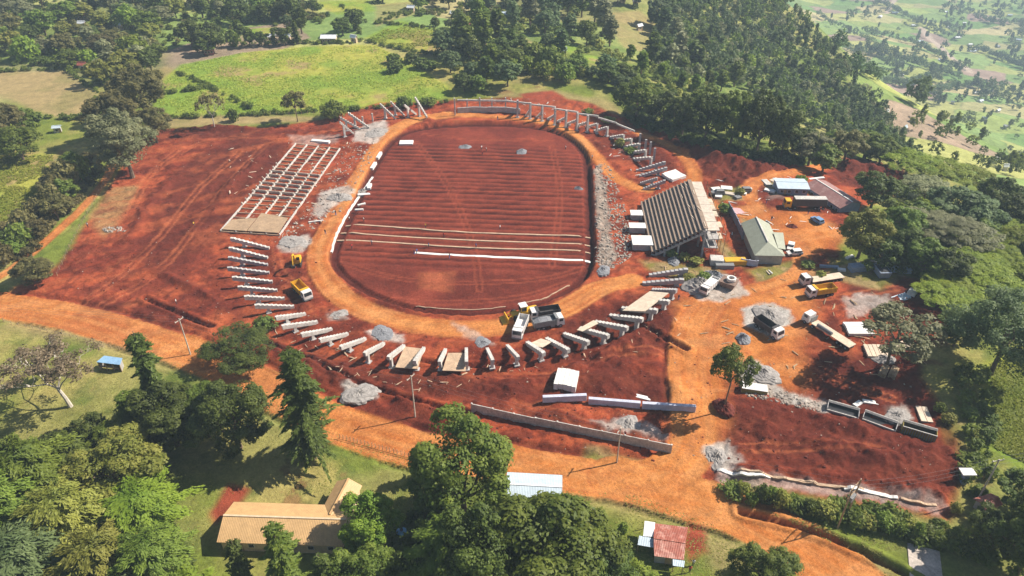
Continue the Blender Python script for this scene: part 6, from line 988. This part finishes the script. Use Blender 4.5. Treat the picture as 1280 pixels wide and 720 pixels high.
for pp in [[(285,57),(380,54),(440,55)], [(448,50),(500,62),(556,72)], [(222,92),(262,108),(322,142)], [(300,30),(350,26),(410,20)], [(425,4),(440,25),(450,44)], [(470,28),(520,34),(600,44)], [(196,112),(206,118),(258,110)], [(205,149),(330,143),(430,139),(556,128)], [(330,2),(345,22),(345,44)], [(520,2),(512,18),(470,26)], [(0,90),(80,86),(122,116)], [(480,18),(540,14),(600,24)], [(235,28),(300,24)], [(120,120),(124,150),(60,148)]]:
    for a, b in zip(pp[:-1], pp[1:]): fl_ += [(a[0]+(b[0]-a[0])*t+g_.normal()*1.2, a[1]+(b[1]-a[1])*t+g_.normal()*.7) for t in np.linspace(0, 1, 22) if g_.rand() < .8]
mass('field_hedges', 'low uneven hedges between the fields beyond the site', gps(fl_), cr('bush', 'mid'), .18, .5, 54, 'hedge')
mass('valley_hedges', 'dark hedge lines and tree belts across the valley fields', gps(vl), cr('round', 'blue'), .6, 1.5, 53)
def crop(label, poly, n, s, hue, seed, row=1.1):
    P = gps(scatter(poly, n, 0, seed, 60000)); g = RN(seed); d = np.array([.93, .36]); c = P[:, :2]@np.array([-d[1], d[0]]); c2 = np.round(c/row)*row; P[:, :2] += np.outer(c2-c, [-d[1], d[0]]); k = fbm(P[:, 0], P[:, 1], 12, 3, 8) > .36; P = P[k]; P[:, 2] += s*.8*g.rand(len(P)); nn = g.normal(size=P.shape)*.3+[.25, .05, .9]
    me = leaf_mesh('crop_plants', P, nn, s, g, LM['maize' if hue != 'dark' else hue], fbm(P[:, 0], P[:, 1], 9, 3, 5)*.9+.3*g.rand(len(P))-.1, .4, None, .35); o = bpy.data.objects.new('crop_plants', me); COL.objects.link(o); tag(o, label, 'crop', kind='stuff')
crop('bright green maize rows in the big field beyond the site', [(195,113),(226,82),(300,67),(380,60),(470,58),(528,89),(562,112),(546,127),(430,138),(330,140),(198,144)], 22000, .42, 'bright', 61, 1.3); crop('dense green crop rows in the field at the left edge', [(-10,196),(66,194),(68,215),(38,262),(-10,284)], 8000, .4, 'bright', 62, .8); crop('yellow-green crop rows in the field at the right edge', [(1238,454),(1289,442),(1289,582),(1242,560)], 9000, .34, 'yellow', 63, .02); crop('tall crop on the terraced plot above the big field', [(458,50),(500,28),(556,42),(554,60),(520,64)], 3000, .6, 'yellow', 64, 2)
gt = []
for i, poly in enumerate([[(-10,405),(100,430),(210,450),(290,475),(340,500),(430,545),(520,575),(520,640),(440,620),(280,620),(240,700),(120,560),(60,580),(-10,600)], [(700,612),(800,620),(900,660),(960,700),(880,725),(700,720)], [(960,640),(1080,665),(1230,700),(1220,725),(1100,725),(1040,680)]]): gt += scatter(poly, [9000, 3500, 3000][i], 0, 70+i, 60000)
P = gps(gt); g_ = RN(71); k = fbm(P[:, 0], P[:, 1], 7, 3, 3) > .44; P = P[k]; me = leaf_mesh('grass_tufts', P+[0, 0, .06], g_.normal(size=P.shape)*.3+[0, 0, 1], .16, g_, LM['yellow'], .3+.7*g_.rand(len(P)), .5, None, .2); o = bpy.data.objects.new('grass_tufts', me); COL.objects.link(o); tag(o, 'short tufted grass on the sunlit lawns of the foreground', 'grass', kind='stuff')
# ---------------------------------------------------------------- haze: one even body of air round the whole place
mz = bpy.data.materials.new('haze_air'); mz.use_nodes = True; nt = mz.node_tree; nt.nodes.remove(nt.nodes['Principled BSDF']); pv_ = nt.nodes.new('ShaderNodeVolumePrincipled'); pv_.inputs['Color'].default_value = (.66, .84, 1, 1); pv_.inputs['Density'].default_value = HAZE; pv_.inputs['Anisotropy'].default_value = 0; nt.links.new(pv_.outputs[0], nt.nodes['Material Output'].inputs['Volume'])
zl = float(GZ.min())-1.5; zt = max(CAMH+3, float(GZ.max())+6); x1 = float(np.abs(GX).max())+50; m = MB(); m.box((0, (ys[0]+ys[-1])/2, (zl+zt)/2), (2*x1, ys[-1]-ys[0]+100, zt-zl)); o = m.build('haze', mz); o['kind'] = 'stuff'; tag(o, 'thin blue air haze over the whole landscape', 'haze', kind='stuff')
